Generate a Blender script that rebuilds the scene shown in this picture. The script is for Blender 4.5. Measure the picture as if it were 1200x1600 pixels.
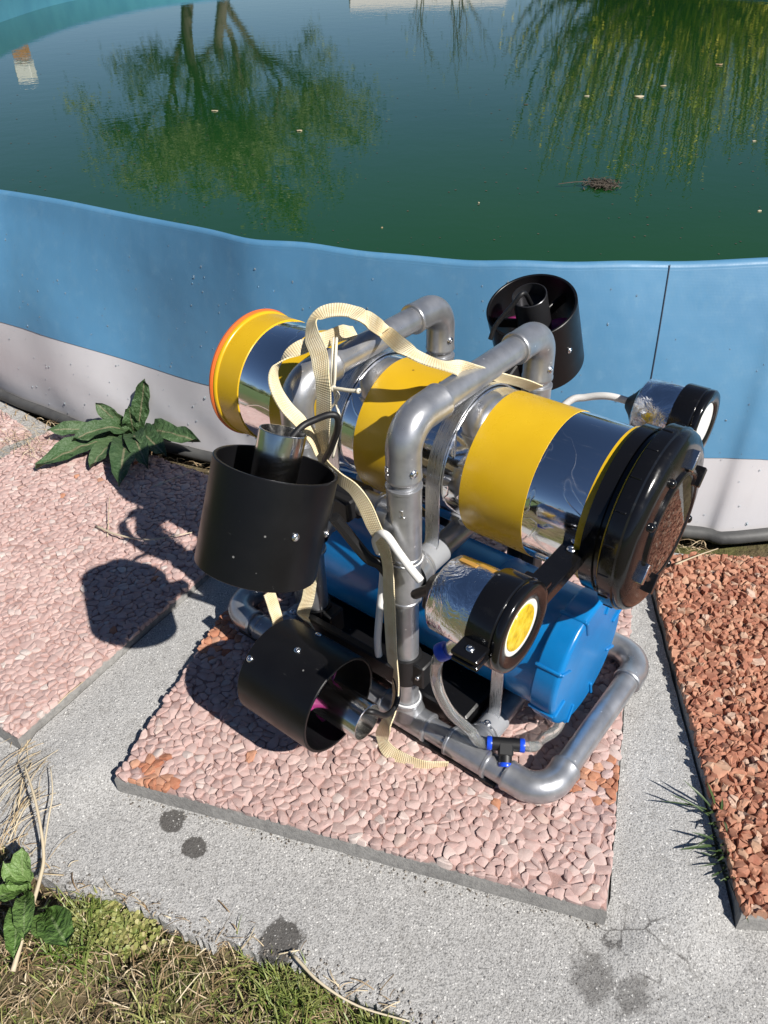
import bpy, math, random
import numpy as np
from mathutils import Vector, Matrix

random.seed(7); rng = np.random.default_rng(7)
scene = bpy.context.scene
for o in list(bpy.data.objects): bpy.data.objects.remove(o)
COL = scene.collection

# ------------------------------------------------------------------ camera
F_PX, PITCH, ROLL = 1249.94, math.radians(36.3946), math.radians(1.8216)
CAM = np.array([0.0, 0.0, 0.84406])
cp, sp = math.cos(PITCH), math.sin(PITCH)
_r = np.array([1, 0, 0.]); _d = np.array([0, -sp, -cp]); _f = np.array([0, cp, -sp])
c_, s_ = math.cos(ROLL), math.sin(ROLL)
C_R = c_*_r + s_*_d; C_D = -s_*_r + c_*_d; C_F = _f
cam_data = bpy.data.cameras.new('camera'); cam = bpy.data.objects.new('camera', cam_data); COL.objects.link(cam)
m = Matrix.Identity(4)
for i in range(3):
    m[i][0] = C_R[i]; m[i][1] = -C_D[i]; m[i][2] = -C_F[i]; m[i][3] = CAM[i]
cam.matrix_world = m
cam_data.sensor_fit = 'VERTICAL'; cam_data.sensor_height = 36.0; cam_data.lens = F_PX/1600*36.0
cam_data.clip_start = 0.02; cam_data.clip_end = 2000
scene.camera = cam
scene.render.resolution_x = 768; scene.render.resolution_y = 1024

# ------------------------------------------------------------------ light
SUN_TO = Vector((0.294, -0.313, 0.392)).normalized()
elev = math.asin(SUN_TO.z); azim = math.atan2(SUN_TO.x, SUN_TO.y)
world = bpy.data.worlds.new('World'); scene.world = world; world.use_nodes = True
wn = world.node_tree.nodes; wl = world.node_tree.links
bg = wn['Background']; sky = wn.new('ShaderNodeTexSky'); sky.sky_type = 'NISHITA'; sky.sun_disc = False
sky.sun_elevation = elev; sky.sun_rotation = azim; sky.air_density = 0.75; sky.dust_density = 0.0; sky.ozone_density = 3.4; sky.altitude = 1200
wl.new(sky.outputs[0], bg.inputs[0]); bg.inputs[1].default_value = 0.05
sd = bpy.data.lights.new('sun', 'SUN'); sd.energy = 5.0; sd.angle = math.radians(0.53); sd.color = (1.0, 0.955, 0.89)
so = bpy.data.objects.new('sun', sd); COL.objects.link(so)
so.rotation_euler = (-SUN_TO).to_track_quat('-Z', 'Y').to_euler(); so.location = (2, -2, 4)
vs = scene.view_settings; vs.view_transform = 'Standard'; vs.look = 'None'; vs.exposure = 0.42; vs.gamma = 1.0
vs.use_curve_mapping = False

# ------------------------------------------------------------------ geometry of the picture -> place
GZ_C = -.032
VEH = np.array([0.17695, 0.54932, 0.0]); VANG = math.atan2(-0.633997, 0.773335)
EX = np.array([0.773335, -0.633997, 0]); EY = np.array([0.633997, 0.773335, 0]); EZ = np.array([0, 0, 1.])
VM = np.stack([EX, EY, EZ], 1)
CAML = (CAM - VEH) @ VM
def ray(px, py): return (px-600)/F_PX*C_R + (py-800)/F_PX*C_D + C_F
def on_z(px, py, z):
    v = ray(px, py); return CAM + (z-CAM[2])/v[2]*v
def on_y(px, py, y):
    v = ray(px, py); return CAM + (y-CAM[1])/v[1]*v
def L(px, py, ax, val):              # robot coordinates: the point of the sight line on the plane ax = val
    v = ray(px, py) @ VM; return CAML + (val-CAML[ax])/v[ax]*v
def to_px(P):
    q = np.atleast_2d(P) - CAM; x = q@C_R; y = q@C_D; z = q@C_F
    return np.stack([600+F_PX*x/z, 800+F_PX*y/z], 1)

# ------------------------------------------------------------------ material helpers
def lin(c):
    if isinstance(c, str):
        c = c.lstrip('#'); c = [int(c[i:i+2], 16)/255 for i in (0, 2, 4)]
        c = [x/12.92 if x <= 0.04045 else ((x+0.055)/1.055)**2.4 for x in c]
    return (*c, 1.0)
class Mat:
    def __init__(s, name, color=(.5, .5, .5), rough=.5, metal=0., **kw):
        s.m = bpy.data.materials.new(name); s.m.use_nodes = True
        s.n = s.m.node_tree.nodes; s.l = s.m.node_tree.links
        s.b = s.n['Principled BSDF']
        s.b.inputs['Base Color'].default_value = lin(color); s.b.inputs['Roughness'].default_value = rough
        s.b.inputs['Metallic'].default_value = metal
        for k, v in kw.items(): s.b.inputs[k.replace('_', ' ')].default_value = v
    def new(s, t, **kw):
        n = s.n.new(t)
        for k, v in kw.items(): setattr(n, k, v)
        return n
    def coord(s, kind='Object'): return s.new('ShaderNodeTexCoord').outputs[kind]
    def noise(s, scale, detail=4, rough=.55, vec=None, dist=0.):
        n = s.new('ShaderNodeTexNoise'); n.inputs['Scale'].default_value = scale; n.inputs['Detail'].default_value = detail
        n.inputs['Roughness'].default_value = rough; n.inputs['Distortion'].default_value = dist
        s.l.new(vec if vec is not None else s.coord(), n.inputs['Vector']); return n.outputs['Fac']
    def voro(s, scale, feature='F1', vec=None, out='Distance'):
        n = s.new('ShaderNodeTexVoronoi', feature=feature); n.inputs['Scale'].default_value = scale
        s.l.new(vec if vec is not None else s.coord(), n.inputs['Vector']); return n.outputs[out]
    def ramp(s, fac, stops, interp='LINEAR'):
        r = s.new('ShaderNodeValToRGB'); r.color_ramp.interpolation = interp; e = r.color_ramp.elements
        while len(e) < len(stops): e.new(0.5)
        for el, (p, c) in zip(e, stops):
            el.position = p; el.color = lin(c) if not isinstance(c, (int, float)) else (c, c, c, 1)
        s.l.new(fac, r.inputs[0]); return r.outputs[0]
    def mix(s, fac, a, b, mode='MIX'):
        n = s.new('ShaderNodeMix', data_type='RGBA', blend_type=mode)
        for i, v in ((0, fac), (6, a), (7, b)):
            if hasattr(v, 'is_output') or hasattr(v, 'links'): s.l.new(v, n.inputs[i])
            elif i == 0: n.inputs[0].default_value = v
            else: n.inputs[i].default_value = lin(v)
        return n.outputs[2]
    def math(s, op, a, b=0., c=None, clamp=False):
        n = s.new('ShaderNodeMath', operation=op, use_clamp=clamp)
        for i, v in enumerate((a, b) if c is None else (a, b, c)):
            if hasattr(v, 'links'): s.l.new(v, n.inputs[i])
            else: n.inputs[i].default_value = v
        return n.outputs[0]
    def attr(s, name):
        n = s.new('ShaderNodeAttribute', attribute_name=name); return n.outputs['Fac']
    def color(s, sock): s.l.new(sock, s.b.inputs['Base Color']); return s
    def rough(s, sock): s.l.new(sock, s.b.inputs['Roughness']); return s
    def bump(s, h, strength=.3, dist=.002, prev=None):
        n = s.new('ShaderNodeBump'); n.inputs['Strength'].default_value = strength; n.inputs['Distance'].default_value = dist
        s.l.new(h, n.inputs['Height'])
        if prev is not None: s.l.new(prev, n.inputs['Normal'])
        s.l.new(n.outputs[0], s.b.inputs['Normal']); s.last = n.outputs[0]; return s

# ------------------------------------------------------------------ mesh helpers
class G:
    """collects verts / faces of one mesh"""
    def __init__(s): s.v = []; s.f = []; s.rnd = []; s.uv = []
    def add(s, verts, faces, rnd=None):
        o = len(s.v); s.v.extend([tuple(map(float, p)) for p in verts]); s.f.extend([tuple(o+i for i in f) for f in faces])
        s.rnd.extend([0. if rnd is None else rnd]*len(faces)); return s
    def mesh(s, name, smooth=None, rnd=False, uv=None):
        me = bpy.data.meshes.new(name); me.from_pydata(s.v, [], s.f); me.update()
        if smooth is not None:
            me.shade_smooth()
            if smooth < 179: me.set_sharp_from_angle(angle=math.radians(smooth))
        if rnd:
            a = me.attributes.new('rnd', 'FLOAT', 'FACE'); a.data.foreach_set('value', np.array(s.rnd, dtype=np.float32))
        if uv is not None:
            u = me.uv_layers.new(name='UVMap'); li = np.empty(len(me.loops), dtype=np.int32); me.loops.foreach_get('vertex_index', li)
            u.data.foreach_set('uv', np.array(uv, dtype=np.float32)[li].ravel())
        return me
def link(name, me, mat, parent=None):
    o = bpy.data.objects.new(name, me); COL.objects.link(o)
    if mat is not None:
        mt = mat.m if isinstance(mat, Mat) else mat
        if not me.materials: me.materials.append(mt)
    if parent is not None: o.parent = parent
    return o
def part(name, g, mat, parent=None, smooth=35, **kw):
    return link(name, g.mesh(name, smooth, **kw), mat, parent)
def empty(name, loc=(0, 0, 0), rz=0.):
    o = bpy.data.objects.new(name, None); COL.objects.link(o); o.location = loc; o.rotation_euler = (0, 0, rz)
    o.empty_display_size = .05; return o
def tag(o, label, cat, group=None):
    o['label'] = label; o['category'] = cat
    if group: o['group'] = group
    return o
def struct(o): o['kind'] = 'structure'; return o
def stuff(o, label=None, cat=None):
    o['kind'] = 'stuff'
    if label: o['label'] = label
    if cat: o['category'] = cat
    return o
def nrm(v): v = np.asarray(v, float); return v/(np.linalg.norm(v)+1e-12)
def frame(a):
    a = nrm(a); h = np.array([0, 0, 1.]) if abs(a[2]) < .9 else np.array([1., 0, 0]); u = nrm(np.cross(h, a)); return u, np.cross(a, u)
def catmull(P, n=8, closed=False):
    P = np.asarray(P, float); N = len(P); out = []
    rngi = range(N if closed else N-1)
    for i in rngi:
        p1, p2 = P[i], P[(i+1) % N]
        p0 = P[i-1] if (closed or i > 0) else 2*p1-p2
        p3 = P[(i+2) % N] if (closed or i+2 < N) else 2*p2-p1
        for t in np.linspace(0, 1, n, endpoint=False):
            out.append(.5*((2*p1)+(-p0+p2)*t+(2*p0-5*p1+4*p2-p3)*t*t+(-p0+3*p1-3*p2+p3)*t**3))
    if not closed: out.append(P[-1])
    return np.array(out)
def sweep(g, pts, radii, seg=16, caps=True, rnd=None):
    pts = np.asarray(pts, float); n = len(pts); radii = np.broadcast_to(np.asarray(radii, float), (n,))
    T = np.gradient(pts, axis=0) if n > 2 else np.repeat((pts[1]-pts[0])[None], 2, 0)
    T = T/(np.linalg.norm(T, axis=1, keepdims=True)+1e-12)
    u, v = frame(T[0]); th = np.linspace(0, 2*np.pi, seg, endpoint=False); V = []
    for i in range(n):
        u = nrm(u - np.dot(u, T[i])*T[i]); v = np.cross(T[i], u)
        V.append(pts[i] + radii[i]*(np.cos(th)[:, None]*u + np.sin(th)[:, None]*v))
    V = np.concatenate(V); Fc = []
    for i in range(n-1):
        for j in range(seg):
            k = (j+1) % seg; Fc.append((i*seg+j, i*seg+k, (i+1)*seg+k, (i+1)*seg+j))
    if caps: Fc.append(tuple(range(seg-1, -1, -1))); Fc.append(tuple((n-1)*seg+j for j in range(seg)))
    return g.add(V, Fc, rnd)
def lathe(g, prof, c, a, seg=64, closed=False, cap0=False, cap1=False):
    """prof: (distance along a, radius)"""
    c = np.asarray(c, float); a = nrm(a); u, v = frame(a); th = np.linspace(0, 2*np.pi, seg, endpoint=False)
    ring = np.cos(th)[:, None]*u + np.sin(th)[:, None]*v
    V = np.concatenate([c + x*a + r*ring for x, r in prof]); n = len(prof); Fc = []
    for i in range(n if closed else n-1):
        i2 = (i+1) % n
        for j in range(seg):
            k = (j+1) % seg; Fc.append((i*seg+j, i*seg+k, i2*seg+k, i2*seg+j))
    if cap0: Fc.append(tuple(range(seg-1, -1, -1)))
    if cap1: Fc.append(tuple((n-1)*seg+j for j in range(seg)))
    return g.add(V, Fc)
def box(g, c, X, Y, Z, sx, sy, sz, bev=0.0):
    """bevelled box with axes X Y Z and full sizes"""
    c = np.asarray(c, float); X, Y, Z = nrm(X), nrm(Y), nrm(Z); hx, hy, hz = sx/2, sy/2, sz/2
    b = min(bev, hx*.9, hy*.9, hz*.9)
    if b <= 0:
        V = [c + i*hx*X + j*hy*Y + k*hz*Z for k in (-1, 1) for j in (-1, 1) for i in (-1, 1)]
        return g.add(V, [(0, 2, 3, 1), (4, 5, 7, 6), (0, 1, 5, 4), (2, 6, 7, 3), (0, 4, 6, 2), (1, 3, 7, 5)])
    def rect(zz, ins, cut):
        a, d = hx-ins, hy-ins
        return [c+p[0]*X+p[1]*Y+zz*Z for p in ((-a+cut, -d), (a-cut, -d), (a, -d+cut), (a, d-cut), (a-cut, d), (-a+cut, d), (-a, d-cut), (-a, -d+cut))]
    rings = [rect(-hz, b, b*.3), rect(-hz+b, 0, b), rect(hz-b, 0, b), rect(hz, b, b*.3)]
    V = [p for r in rings for p in r]; Fc = [tuple(range(7, -1, -1)), tuple(24+i for i in range(8))]
    for i in range(3):
        for j in range(8): k = (j+1) % 8; Fc.append((i*8+j, i*8+k, (i+1)*8+k, (i+1)*8+j))
    return g.add(V, Fc)
def ribbon(g, C, Wv, thick=.0012):
    """flat band: centres C, full width vectors Wv"""
    C = np.asarray(C, float); Wv = np.asarray(Wv, float); n = len(C); T = np.gradient(C, axis=0); T /= np.linalg.norm(T, axis=1, keepdims=True)+1e-12
    V = []; UV = []; d = np.concatenate([[0], np.cumsum(np.linalg.norm(np.diff(C, axis=0), axis=1))])
    for i in range(n):
        wl_ = np.linalg.norm(Wv[i]); w = nrm(Wv[i]-np.dot(Wv[i], T[i])*T[i])*wl_; nn = nrm(np.cross(T[i], w))*thick/2
        for s, sgn in ((-.5, -1), (.5, -1), (.5, 1), (-.5, 1)):
            V.append(C[i]+s*w+sgn*nn); UV.append((s+.5, d[i]))
    Fc = []
    for i in range(n-1):
        for j in range(4): k = (j+1) % 4; Fc.append((i*4+j, i*4+k, i*4+4+k, i*4+4+j))
    Fc += [(3, 2, 1, 0), tuple((n-1)*4+j for j in range(4))]
    g.add(V, Fc); g.uv.extend(UV); return g
def screw(parent, pos, normal, r=.0038, name='screw'):
    g = G(); lathe(g, [(-.002, r*.75), (.0008, r), (.0016, r*.93), (.0026, r*.55), (.0026, r*.3), (.0016, r*.22)], pos, normal, 14, cap1=True)
    return part(name, g, M['zinc'], parent, 40)

def specks(k, thr=.90):
    """dried drops and scuffs on black plastic"""
    src = k.b.inputs['Base Color'].links[0].from_socket if k.b.inputs['Base Color'].links else None
    d = k.voro(95); cc = k.voro(95, out='Color'); sp_ = k.new('ShaderNodeSeparateColor'); k.l.new(cc, sp_.inputs[0])
    m1 = k.math('MULTIPLY', k.ramp(d, [(.07, 1.), (.13, 0.)]), k.math('GREATER_THAN', sp_.outputs[0], thr))
    mp = k.new('ShaderNodeMapping'); mp.inputs['Scale'].default_value = (9, 60, 60); mp.inputs['Rotation'].default_value = (.3, .5, .9); k.l.new(k.coord(), mp.inputs[0])
    m2 = k.math('MULTIPLY', k.ramp(k.noise(5, 3, .5, mp.outputs[0]), [(.70, 0.), (.76, .5)]), k.ramp(k.noise(18, 2), [(.52, 0.), (.6, 1.)])); mm = k.math('MAXIMUM', m1, m2)
    a = src if src is not None else tuple(k.b.inputs['Base Color'].default_value)[:3]
    k.color(k.mix(k.math('MULTIPLY', mm, .6), a, (.30, .30, .29)))
# ------------------------------------------------------------------ materials
M = {}
def build_materials():
    # polished aluminium sheet
    a = Mat('polished_aluminium', (.93, .93, .94), .045, 1.0)
    v = a.new('ShaderNodeMapping'); v.inputs['Scale'].default_value = (3, 30, 30); a.l.new(a.coord(), v.inputs[0])
    n = a.noise(9, 5, .6, v.outputs[0]); a.rough(a.ramp(n, [(.35, .05), (.6, .10), (.72, .28)])); a.bump(a.noise(14, 3), .10, .002); rdg = a.math('ABSOLUTE', a.math('SUBTRACT', a.noise(7, 3, .5, dist=1.), .5)); wr_ = a.ramp(rdg, [(.0, 1.), (.006, 0.)]); rg0 = a.b.inputs['Roughness'].links[0].from_socket; a.rough(a.mix(a.math('MULTIPLY', wr_, .5), rg0, (.45, .45, .45))); a.bump(wr_, .2, .0010, a.last); a.bump(a.noise(55, 4, .6), .05, .0015, a.last); M['alu'] = a
    a = Mat('brushed_strap', (.80, .81, .82), .28, 1.0); v = a.new('ShaderNodeMapping'); v.inputs['Scale'].default_value = (400, 20, 20); a.l.new(a.coord(), v.inputs[0])
    n = a.noise(3, 4, .6, v.outputs[0]); a.rough(a.ramp(n, [(.3, .2), (.7, .42)])); M['strap'] = a
    a = Mat('silver_paint', (.42, .43, .45), .30, .75)
    n = a.noise(55, 4); a.color(a.ramp(n, [(.3, (.36, .37, .39)), (.6, (.46, .47, .49)), (.8, (.52, .52, .53))])); a.rough(a.ramp(a.noise(30, 5), [(.3, .26), (.7, .42)]))
    a.bump(a.noise(350, 3), .06, .0006); a.bump(a.noise(70, 4), .10, .0015, a.last); pv = a.voro(120); pc = a.voro(120, out='Color'); ps = a.new('ShaderNodeSeparateColor'); a.l.new(pc, ps.inputs[0]); chip = a.math('MULTIPLY', a.ramp(pv, [(.10, 1.), (.18, 0.)]), a.math('GREATER_THAN', ps.outputs[0], .955)); pb_ = a.b.inputs['Base Color'].links[0].from_socket; a.color(a.mix(a.math('MULTIPLY', chip, .8), pb_, (.85, .85, .85))); M['pipe'] = a
    a = Mat('grey_plastic', (.27, .28, .30), .45); a.bump(a.noise(300, 3), .08, .0006); M['greyplastic'] = a
    a = Mat('white_sealant', (.72, .72, .72), .5); M['white'] = a
    y = Mat('yellow_vinyl', (.63, .36, .008), .3); y.color(y.ramp(y.noise(12, 3), [(.3, (.60, .365, .010)), (.7, (.67, .425, .016))])); yv = y.voro(70, out='Color'); yd = y.voro(70); ys = y.new('ShaderNodeSeparateColor'); y.l.new(yv, ys.inputs[0]); spk = y.math('MULTIPLY', y.ramp(yd, [(.10, 1.), (.16, 0.)]), y.math('GREATER_THAN', ys.outputs[0], .93)); yb = y.b.inputs['Base Color'].links[0].from_socket; y.color(y.mix(y.math('MULTIPLY', spk, .8), yb, (.12, .05, .01))); y.rough(y.ramp(y.noise(22, 5), [(.35, .22), (.7, .42)])); y.bump(y.noise(18, 3), .12, .003); M['yellow'] = y
    M['orange'] = Mat('orange_plastic', (.70, .15, .03), .35)
    k = Mat('glossy_black', (.006, .006, .007), .16); k.rough(k.ramp(k.noise(60, 5), [(.35, .10), (.6, .2), (.75, .45)])); k.bump(k.noise(40, 4), .12, .0015); specks(k, .95); M['black'] = k
    k = Mat('satin_black', (.006, .006, .007), .34); k.b.inputs['Specular IOR Level'].default_value = .32
    n = k.noise(140, 6, .7); k.rough(k.ramp(k.noise(25, 4), [(.3, .28), (.7, .45)])); k.color(k.ramp(n, [(.66, (.0055, .0055, .0065)), (.74, (.010, .010, .011)), (.82, (.07, .07, .07))])); k.bump(k.noise(20, 3), .05, .002); specks(k); M['satin'] = k
    M['rubber'] = Mat('black_rubber', (.008, .008, .009), .5)
    b = Mat('blue_paint', (.008, .15, .47), .27); b.color(b.ramp(b.noise(25, 4), [(.3, (.003, .155, .42)), (.7, (.005, .185, .49))])); b.bump(b.noise(60, 4), .18, .0015); M['blue'] = b
    z = Mat('zinc', (.75, .76, .78), .25, 1.0); M['zinc'] = z
    st = Mat('stainless', (.72, .71, .69), .16, 1.0); v = st.new('ShaderNodeMapping'); v.inputs['Scale'].default_value = (1, 1, 60); st.l.new(st.coord(), v.inputs[0]); st.rough(st.ramp(st.noise(40, 4, .6, v.outputs[0]), [(.3, .10), (.7, .26)])); M['steel'] = st
    M['darksteel'] = Mat('dark_steel', (.05, .05, .055), .3, .6)
    f = Mat('crinkled_foil', (.90, .91, .94), .05, 1.0)
    h = f.noise(38, 5, .62, dist=1.2); f.bump(h, .5, .006); f.bump(f.noise(16, 2), .35, .008, f.last); f.rough(f.ramp(f.noise(50, 3), [(.4, .04), (.75, .16)])); M['foil'] = f
    M['tape'] = Mat('brown_tape', (.45, .24, .05), .3)
    M['lens'] = Mat('yellow_lens', (.72, .52, .03), .25); q = M['lens']; q.color(q.ramp(q.noise(120, 4, .6), [(.3, (.50, .31, .01)), (.5, (.70, .50, .02)), (.75, (.80, .64, .10))])); q.bump(q.voro(380), .35, .001)
    M['lenswhite'] = Mat('white_ring', (.78, .78, .74), .3)
    M['cable_white'] = Mat('white_cable', (.74, .73, .71), .42); M['cable_grey'] = Mat('grey_cable', (.48, .49, .50), .45)
    M['bluering'] = Mat('blue_collar', (.012, .07, .62), .3)
    g = Mat('window_glass', (.010, .008, .008), .03, IOR=1.95); g.bump(g.noise(30, 2), .03, .002); M['window'] = g
    c = Mat('clear_hose', (.74, .76, .74), .06, IOR=1.42); c.b.inputs['Transmission Weight'].default_value = .86; M['hose'] = c
    M['magenta'] = Mat('magenta_plastic', (.30, .03, .16), .4)
    # webbing
    w = Mat('webbing', (.70, .60, .36), .8)
    uv = w.new('ShaderNodeUVMap').outputs[0]; sep = w.new('ShaderNodeSeparateXYZ'); w.l.new(uv, sep.inputs[0])
    rib = w.math('SINE', w.math('MULTIPLY', sep.outputs[1], 2*math.pi/.0026)); dots = w.math('SINE', w.math('MULTIPLY', sep.outputs[0], 2*math.pi*8))
    d2 = w.math('MULTIPLY', w.ramp(rib, [(.0, 1.), (.35, 0.)]), w.ramp(dots, [(.5, 0.), (.9, 1.)]))
    base = w.ramp(w.noise(60, 4), [(.3, (.64, .53, .31)), (.7, (.80, .71, .50))])
    cen = w.ramp(w.math('ABSOLUTE', w.math('SUBTRACT', sep.outputs[0], .5)), [(.22, 1.), (.3, 0.)])
    w.color(w.mix(w.math('MULTIPLY', w.math('MULTIPLY', d2, cen), .75), base, (.55, .26, .07)))
    w.bump(w.math('ADD', w.math('MULTIPLY', rib, .5), w.math('MULTIPLY', dots, .25)), .55, .0009); M['web'] = w
    s = Mat('string', (.74, .69, .56), .85); s.bump(s.noise(900, 2), .4, .0006); M['string'] = s
    # pool
    p = Mat('blue_pool_fabric', (.10, .28, .47), .5)
    n1 = p.noise(2.2, 5); n2 = p.noise(420, 2); n3 = p.noise(28, 6, .7)
    mp = p.new('ShaderNodeMapping'); mp.inputs['Scale'].default_value = (30, 30, 2.5); p.l.new(p.coord(), mp.inputs[0]); str_ = p.noise(3, 5, .65, mp.outputs[0])
    base = p.ramp(n1, [(.25, (.060, .185, .335)), (.55, (.080, .225, .385)), (.8, (.105, .265, .425))])
    base = p.mix(p.ramp(n3, [(.55, 0.), (.75, .35)]), base, (.15, .30, .43)); base = p.mix(p.ramp(str_, [(.5, 0.), (.8, .3)]), base, (.12, .25, .37))
    wv1 = p.new('ShaderNodeTexWave', bands_direction='Z'); wv1.inputs['Scale'].default_value = 150; p.l.new(p.coord(), wv1.inputs[0])
    wv2 = p.new('ShaderNodeTexWave', bands_direction='X'); wv2.inputs['Scale'].default_value = 150; p.l.new(p.coord(), wv2.inputs[0])
    weave = p.math('ADD', wv1.outputs['Fac'], wv2.outputs['Fac'])
    p.color(p.mix(p.math('MULTIPLY', weave, .035), base, (.19, .37, .52))); p.rough(p.ramp(n3, [(.3, .38), (.7, .6)])); p.bump(weave, .05, .0008); p.bump(p.noise(5, 3), .25, .02, p.last); M['poolblue'] = p
    p = Mat('white_pool_fabric', (.55, .54, .56), .45)
    n1 = p.noise(3, 5); n3 = p.noise(40, 6, .7); mp = p.new('ShaderNodeMapping'); mp.inputs['Scale'].default_value = (14, 14, 1.6); p.l.new(p.coord(), mp.inputs[0]); str_ = p.noise(3, 5, .65, mp.outputs[0])
    base = p.ramp(n1, [(.3, (.45, .44, .46)), (.7, (.545, .535, .55))]); base = p.mix(p.ramp(str_, [(.55, 0.), (.85, .25)]), base, (.40, .37, .37)); base = p.mix(p.ramp(n3, [(.70, 0.), (.80, .7)]), base, (.26, .24, .22))
    p.color(base); p.bump(p.noise(4.0, 2, .4, dist=.6), .10, .05); M['poolwhite'] = p
    M['seam'] = Mat('dark_seam', (.02, .03, .05), .6)
    w = Mat('pool_water', (.0045, .034, .022), .008, IOR=1.333)
    mp = w.new('ShaderNodeMapping'); mp.inputs['Scale'].default_value = (1, 1, 1); w.l.new(w.coord(), mp.inputs[0])
    w.color(w.ramp(w.noise(.6, 3), [(.3, (.0075, .048, .0125)), (.7, (.0115, .056, .0105))])); w.bump(w.noise(7, 3, .5, mp.outputs[0]), .028, .02); w.bump(w.noise(28, 2, .5, mp.outputs[0]), .018, .006, w.last); M['water'] = w
    # concrete
    c = Mat('concrete', (.36, .36, .36), .9)
    co = c.coord(); big = c.noise(5, 6, .6); fine = c.noise(520, 3, .7); mid = c.noise(90, 5, .65)
    base = c.ramp(big, [(.3, (.42, .415, .405)), (.7, (.50, .494, .482))])
    base = c.mix(c.ramp(fine, [(.34, .85), (.54, 0.)]), base, (.13, .128, .125)); base = c.mix(c.ramp(mid, [(.33, .45), (.46, 0.)]), base, (.22, .212, .20)); base = c.mix(c.ramp(c.noise(2.3, 7, .7), [(.5, 0.), (.72, .35)]), base, (.24, .225, .195))
    dv = c.new('ShaderNodeVectorMath', operation='ADD'); nz = c.new('ShaderNodeTexNoise'); nz.inputs['Scale'].default_value = 300; c.l.new(co, nz.inputs['Vector']); sc_ = c.new('ShaderNodeVectorMath', operation='SCALE'); sc_.inputs['Scale'].default_value = .004; c.l.new(nz.outputs['Color'], sc_.inputs[0]); c.l.new(co, dv.inputs[0]); c.l.new(sc_.outputs[0], dv.inputs[1]); co = dv.outputs[0]
    vd = c.voro(330, vec=co); vc = c.voro(330, vec=co, out='Color'); vm = c.new('ShaderNodeSeparateColor'); c.l.new(vc, vm.inputs[0])
    grain = c.math('MULTIPLY', c.ramp(vd, [(.25, 1.), (.38, 0.)]), c.ramp(vm.outputs[0], [(.66, 0.), (.9, 1.)]))
    base = c.mix(c.math('MULTIPLY', grain, .9), base, (.78, .77, .74))
    grain2 = c.math('MULTIPLY', c.ramp(vd, [(.25, 1.), (.4, 0.)]), c.ramp(vm.outputs[1], [(.80, 0.), (.84, 1.)])); base = c.mix(c.math('MULTIPLY', grain2, .7), base, (.08, .08, .08))
    # oil / water stains with a shape of their own; last spot is painted shade
    geo = c.new('ShaderNodeNewGeometry').outputs['Position']; wob = c.noise(45, 4, .6); total = None
    for (px, py, r) in ((268, 1280, .0155), (305, 1324, .013), (437, 1470, .0225), (928, 1530, .026), (985, 1555, .02), (88, 1190, .012)):
        q = on_z(px, py, -.032); d = c.new('ShaderNodeVectorMath', operation='DISTANCE'); c.l.new(geo, d.inputs[0]); d.inputs[1].default_value = tuple(q)
        f_ = c.math('SUBTRACT', r*1.12, c.math('ADD', d.outputs['Value'], c.math('MULTIPLY', c.math('SUBTRACT', wob, .5), r*1.7))); soft = .45 if px > 900 else .16
        f_ = c.math('DIVIDE', f_, r*soft, clamp=True); f_ = c.math('MULTIPLY', f_, .55 if px > 900 else .85); total = f_ if total is None else c.math('MAXIMUM', total, f_)
    base = c.mix(c.math('MULTIPLY', total, c.math('SUBTRACT', 1., c.math('MULTIPLY', grain, .6))), base, (.05, .045, .04))
    ve = c.voro(26, feature='DISTANCE_TO_EDGE', vec=dv.outputs[0]); q = on_z(985, 1470, GZ_C); d = c.new('ShaderNodeVectorMath', operation='DISTANCE'); c.l.new(geo, d.inputs[0]); d.inputs[1].default_value = tuple(q)
    crk = c.math('MULTIPLY', c.ramp(ve, [(.0, 1.), (.035, 0.)]), c.ramp(c.math('ADD', d.outputs['Value'], c.math('MULTIPLY', wob, .08)), [(.075, 1.), (.115, 0.)])); crk = c.math('MULTIPLY', crk, c.ramp(c.noise(30, 3), [(.45, 0.), (.55, 1.)])); base = c.mix(c.math('MULTIPLY', crk, .8), base, (.07, .065, .06)); c.color(base)
    c.bump(crk, -.8, .004); c.bump(fine, .6, .0024, c.last); c.bump(mid, .4, .004, c.last); c.bump(c.math('MULTIPLY', vd, -1.), .25, .0015, c.last); M['concrete'] = c
    for mname, mcol in (('mortar', (.34, .215, .19)), ('mortar_red', (.13, .05, .03))):
     c = Mat('slab_'+mname, (.30, .25, .23), .9)
     sp_ = c.new('ShaderNodeSeparateXYZ'); c.l.new(c.coord(), sp_.inputs[0]); zz = c.math('ADD', sp_.outputs[2], c.math('MULTIPLY', c.math('SUBTRACT', c.noise(60, 4), .5), .012))
     grey = c.ramp(c.noise(120, 5, .7), [(.3, (.16, .155, .15)), (.5, (.235, .23, .22)), (.75, (.31, .30, .285))])
     grey = c.mix(c.ramp(c.noise(14, 3), [(.5, 0.), (.7, .55)]), grey, (.13, .125, .12))
     c.color(c.mix(c.ramp(c.math('MULTIPLY_ADD', zz, 100., -2.0), [(.45, 0.), (.75, 1.)]), grey, mcol)); c.bump(c.noise(240, 4, .7), .6, .002); M[mname] = c
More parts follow.
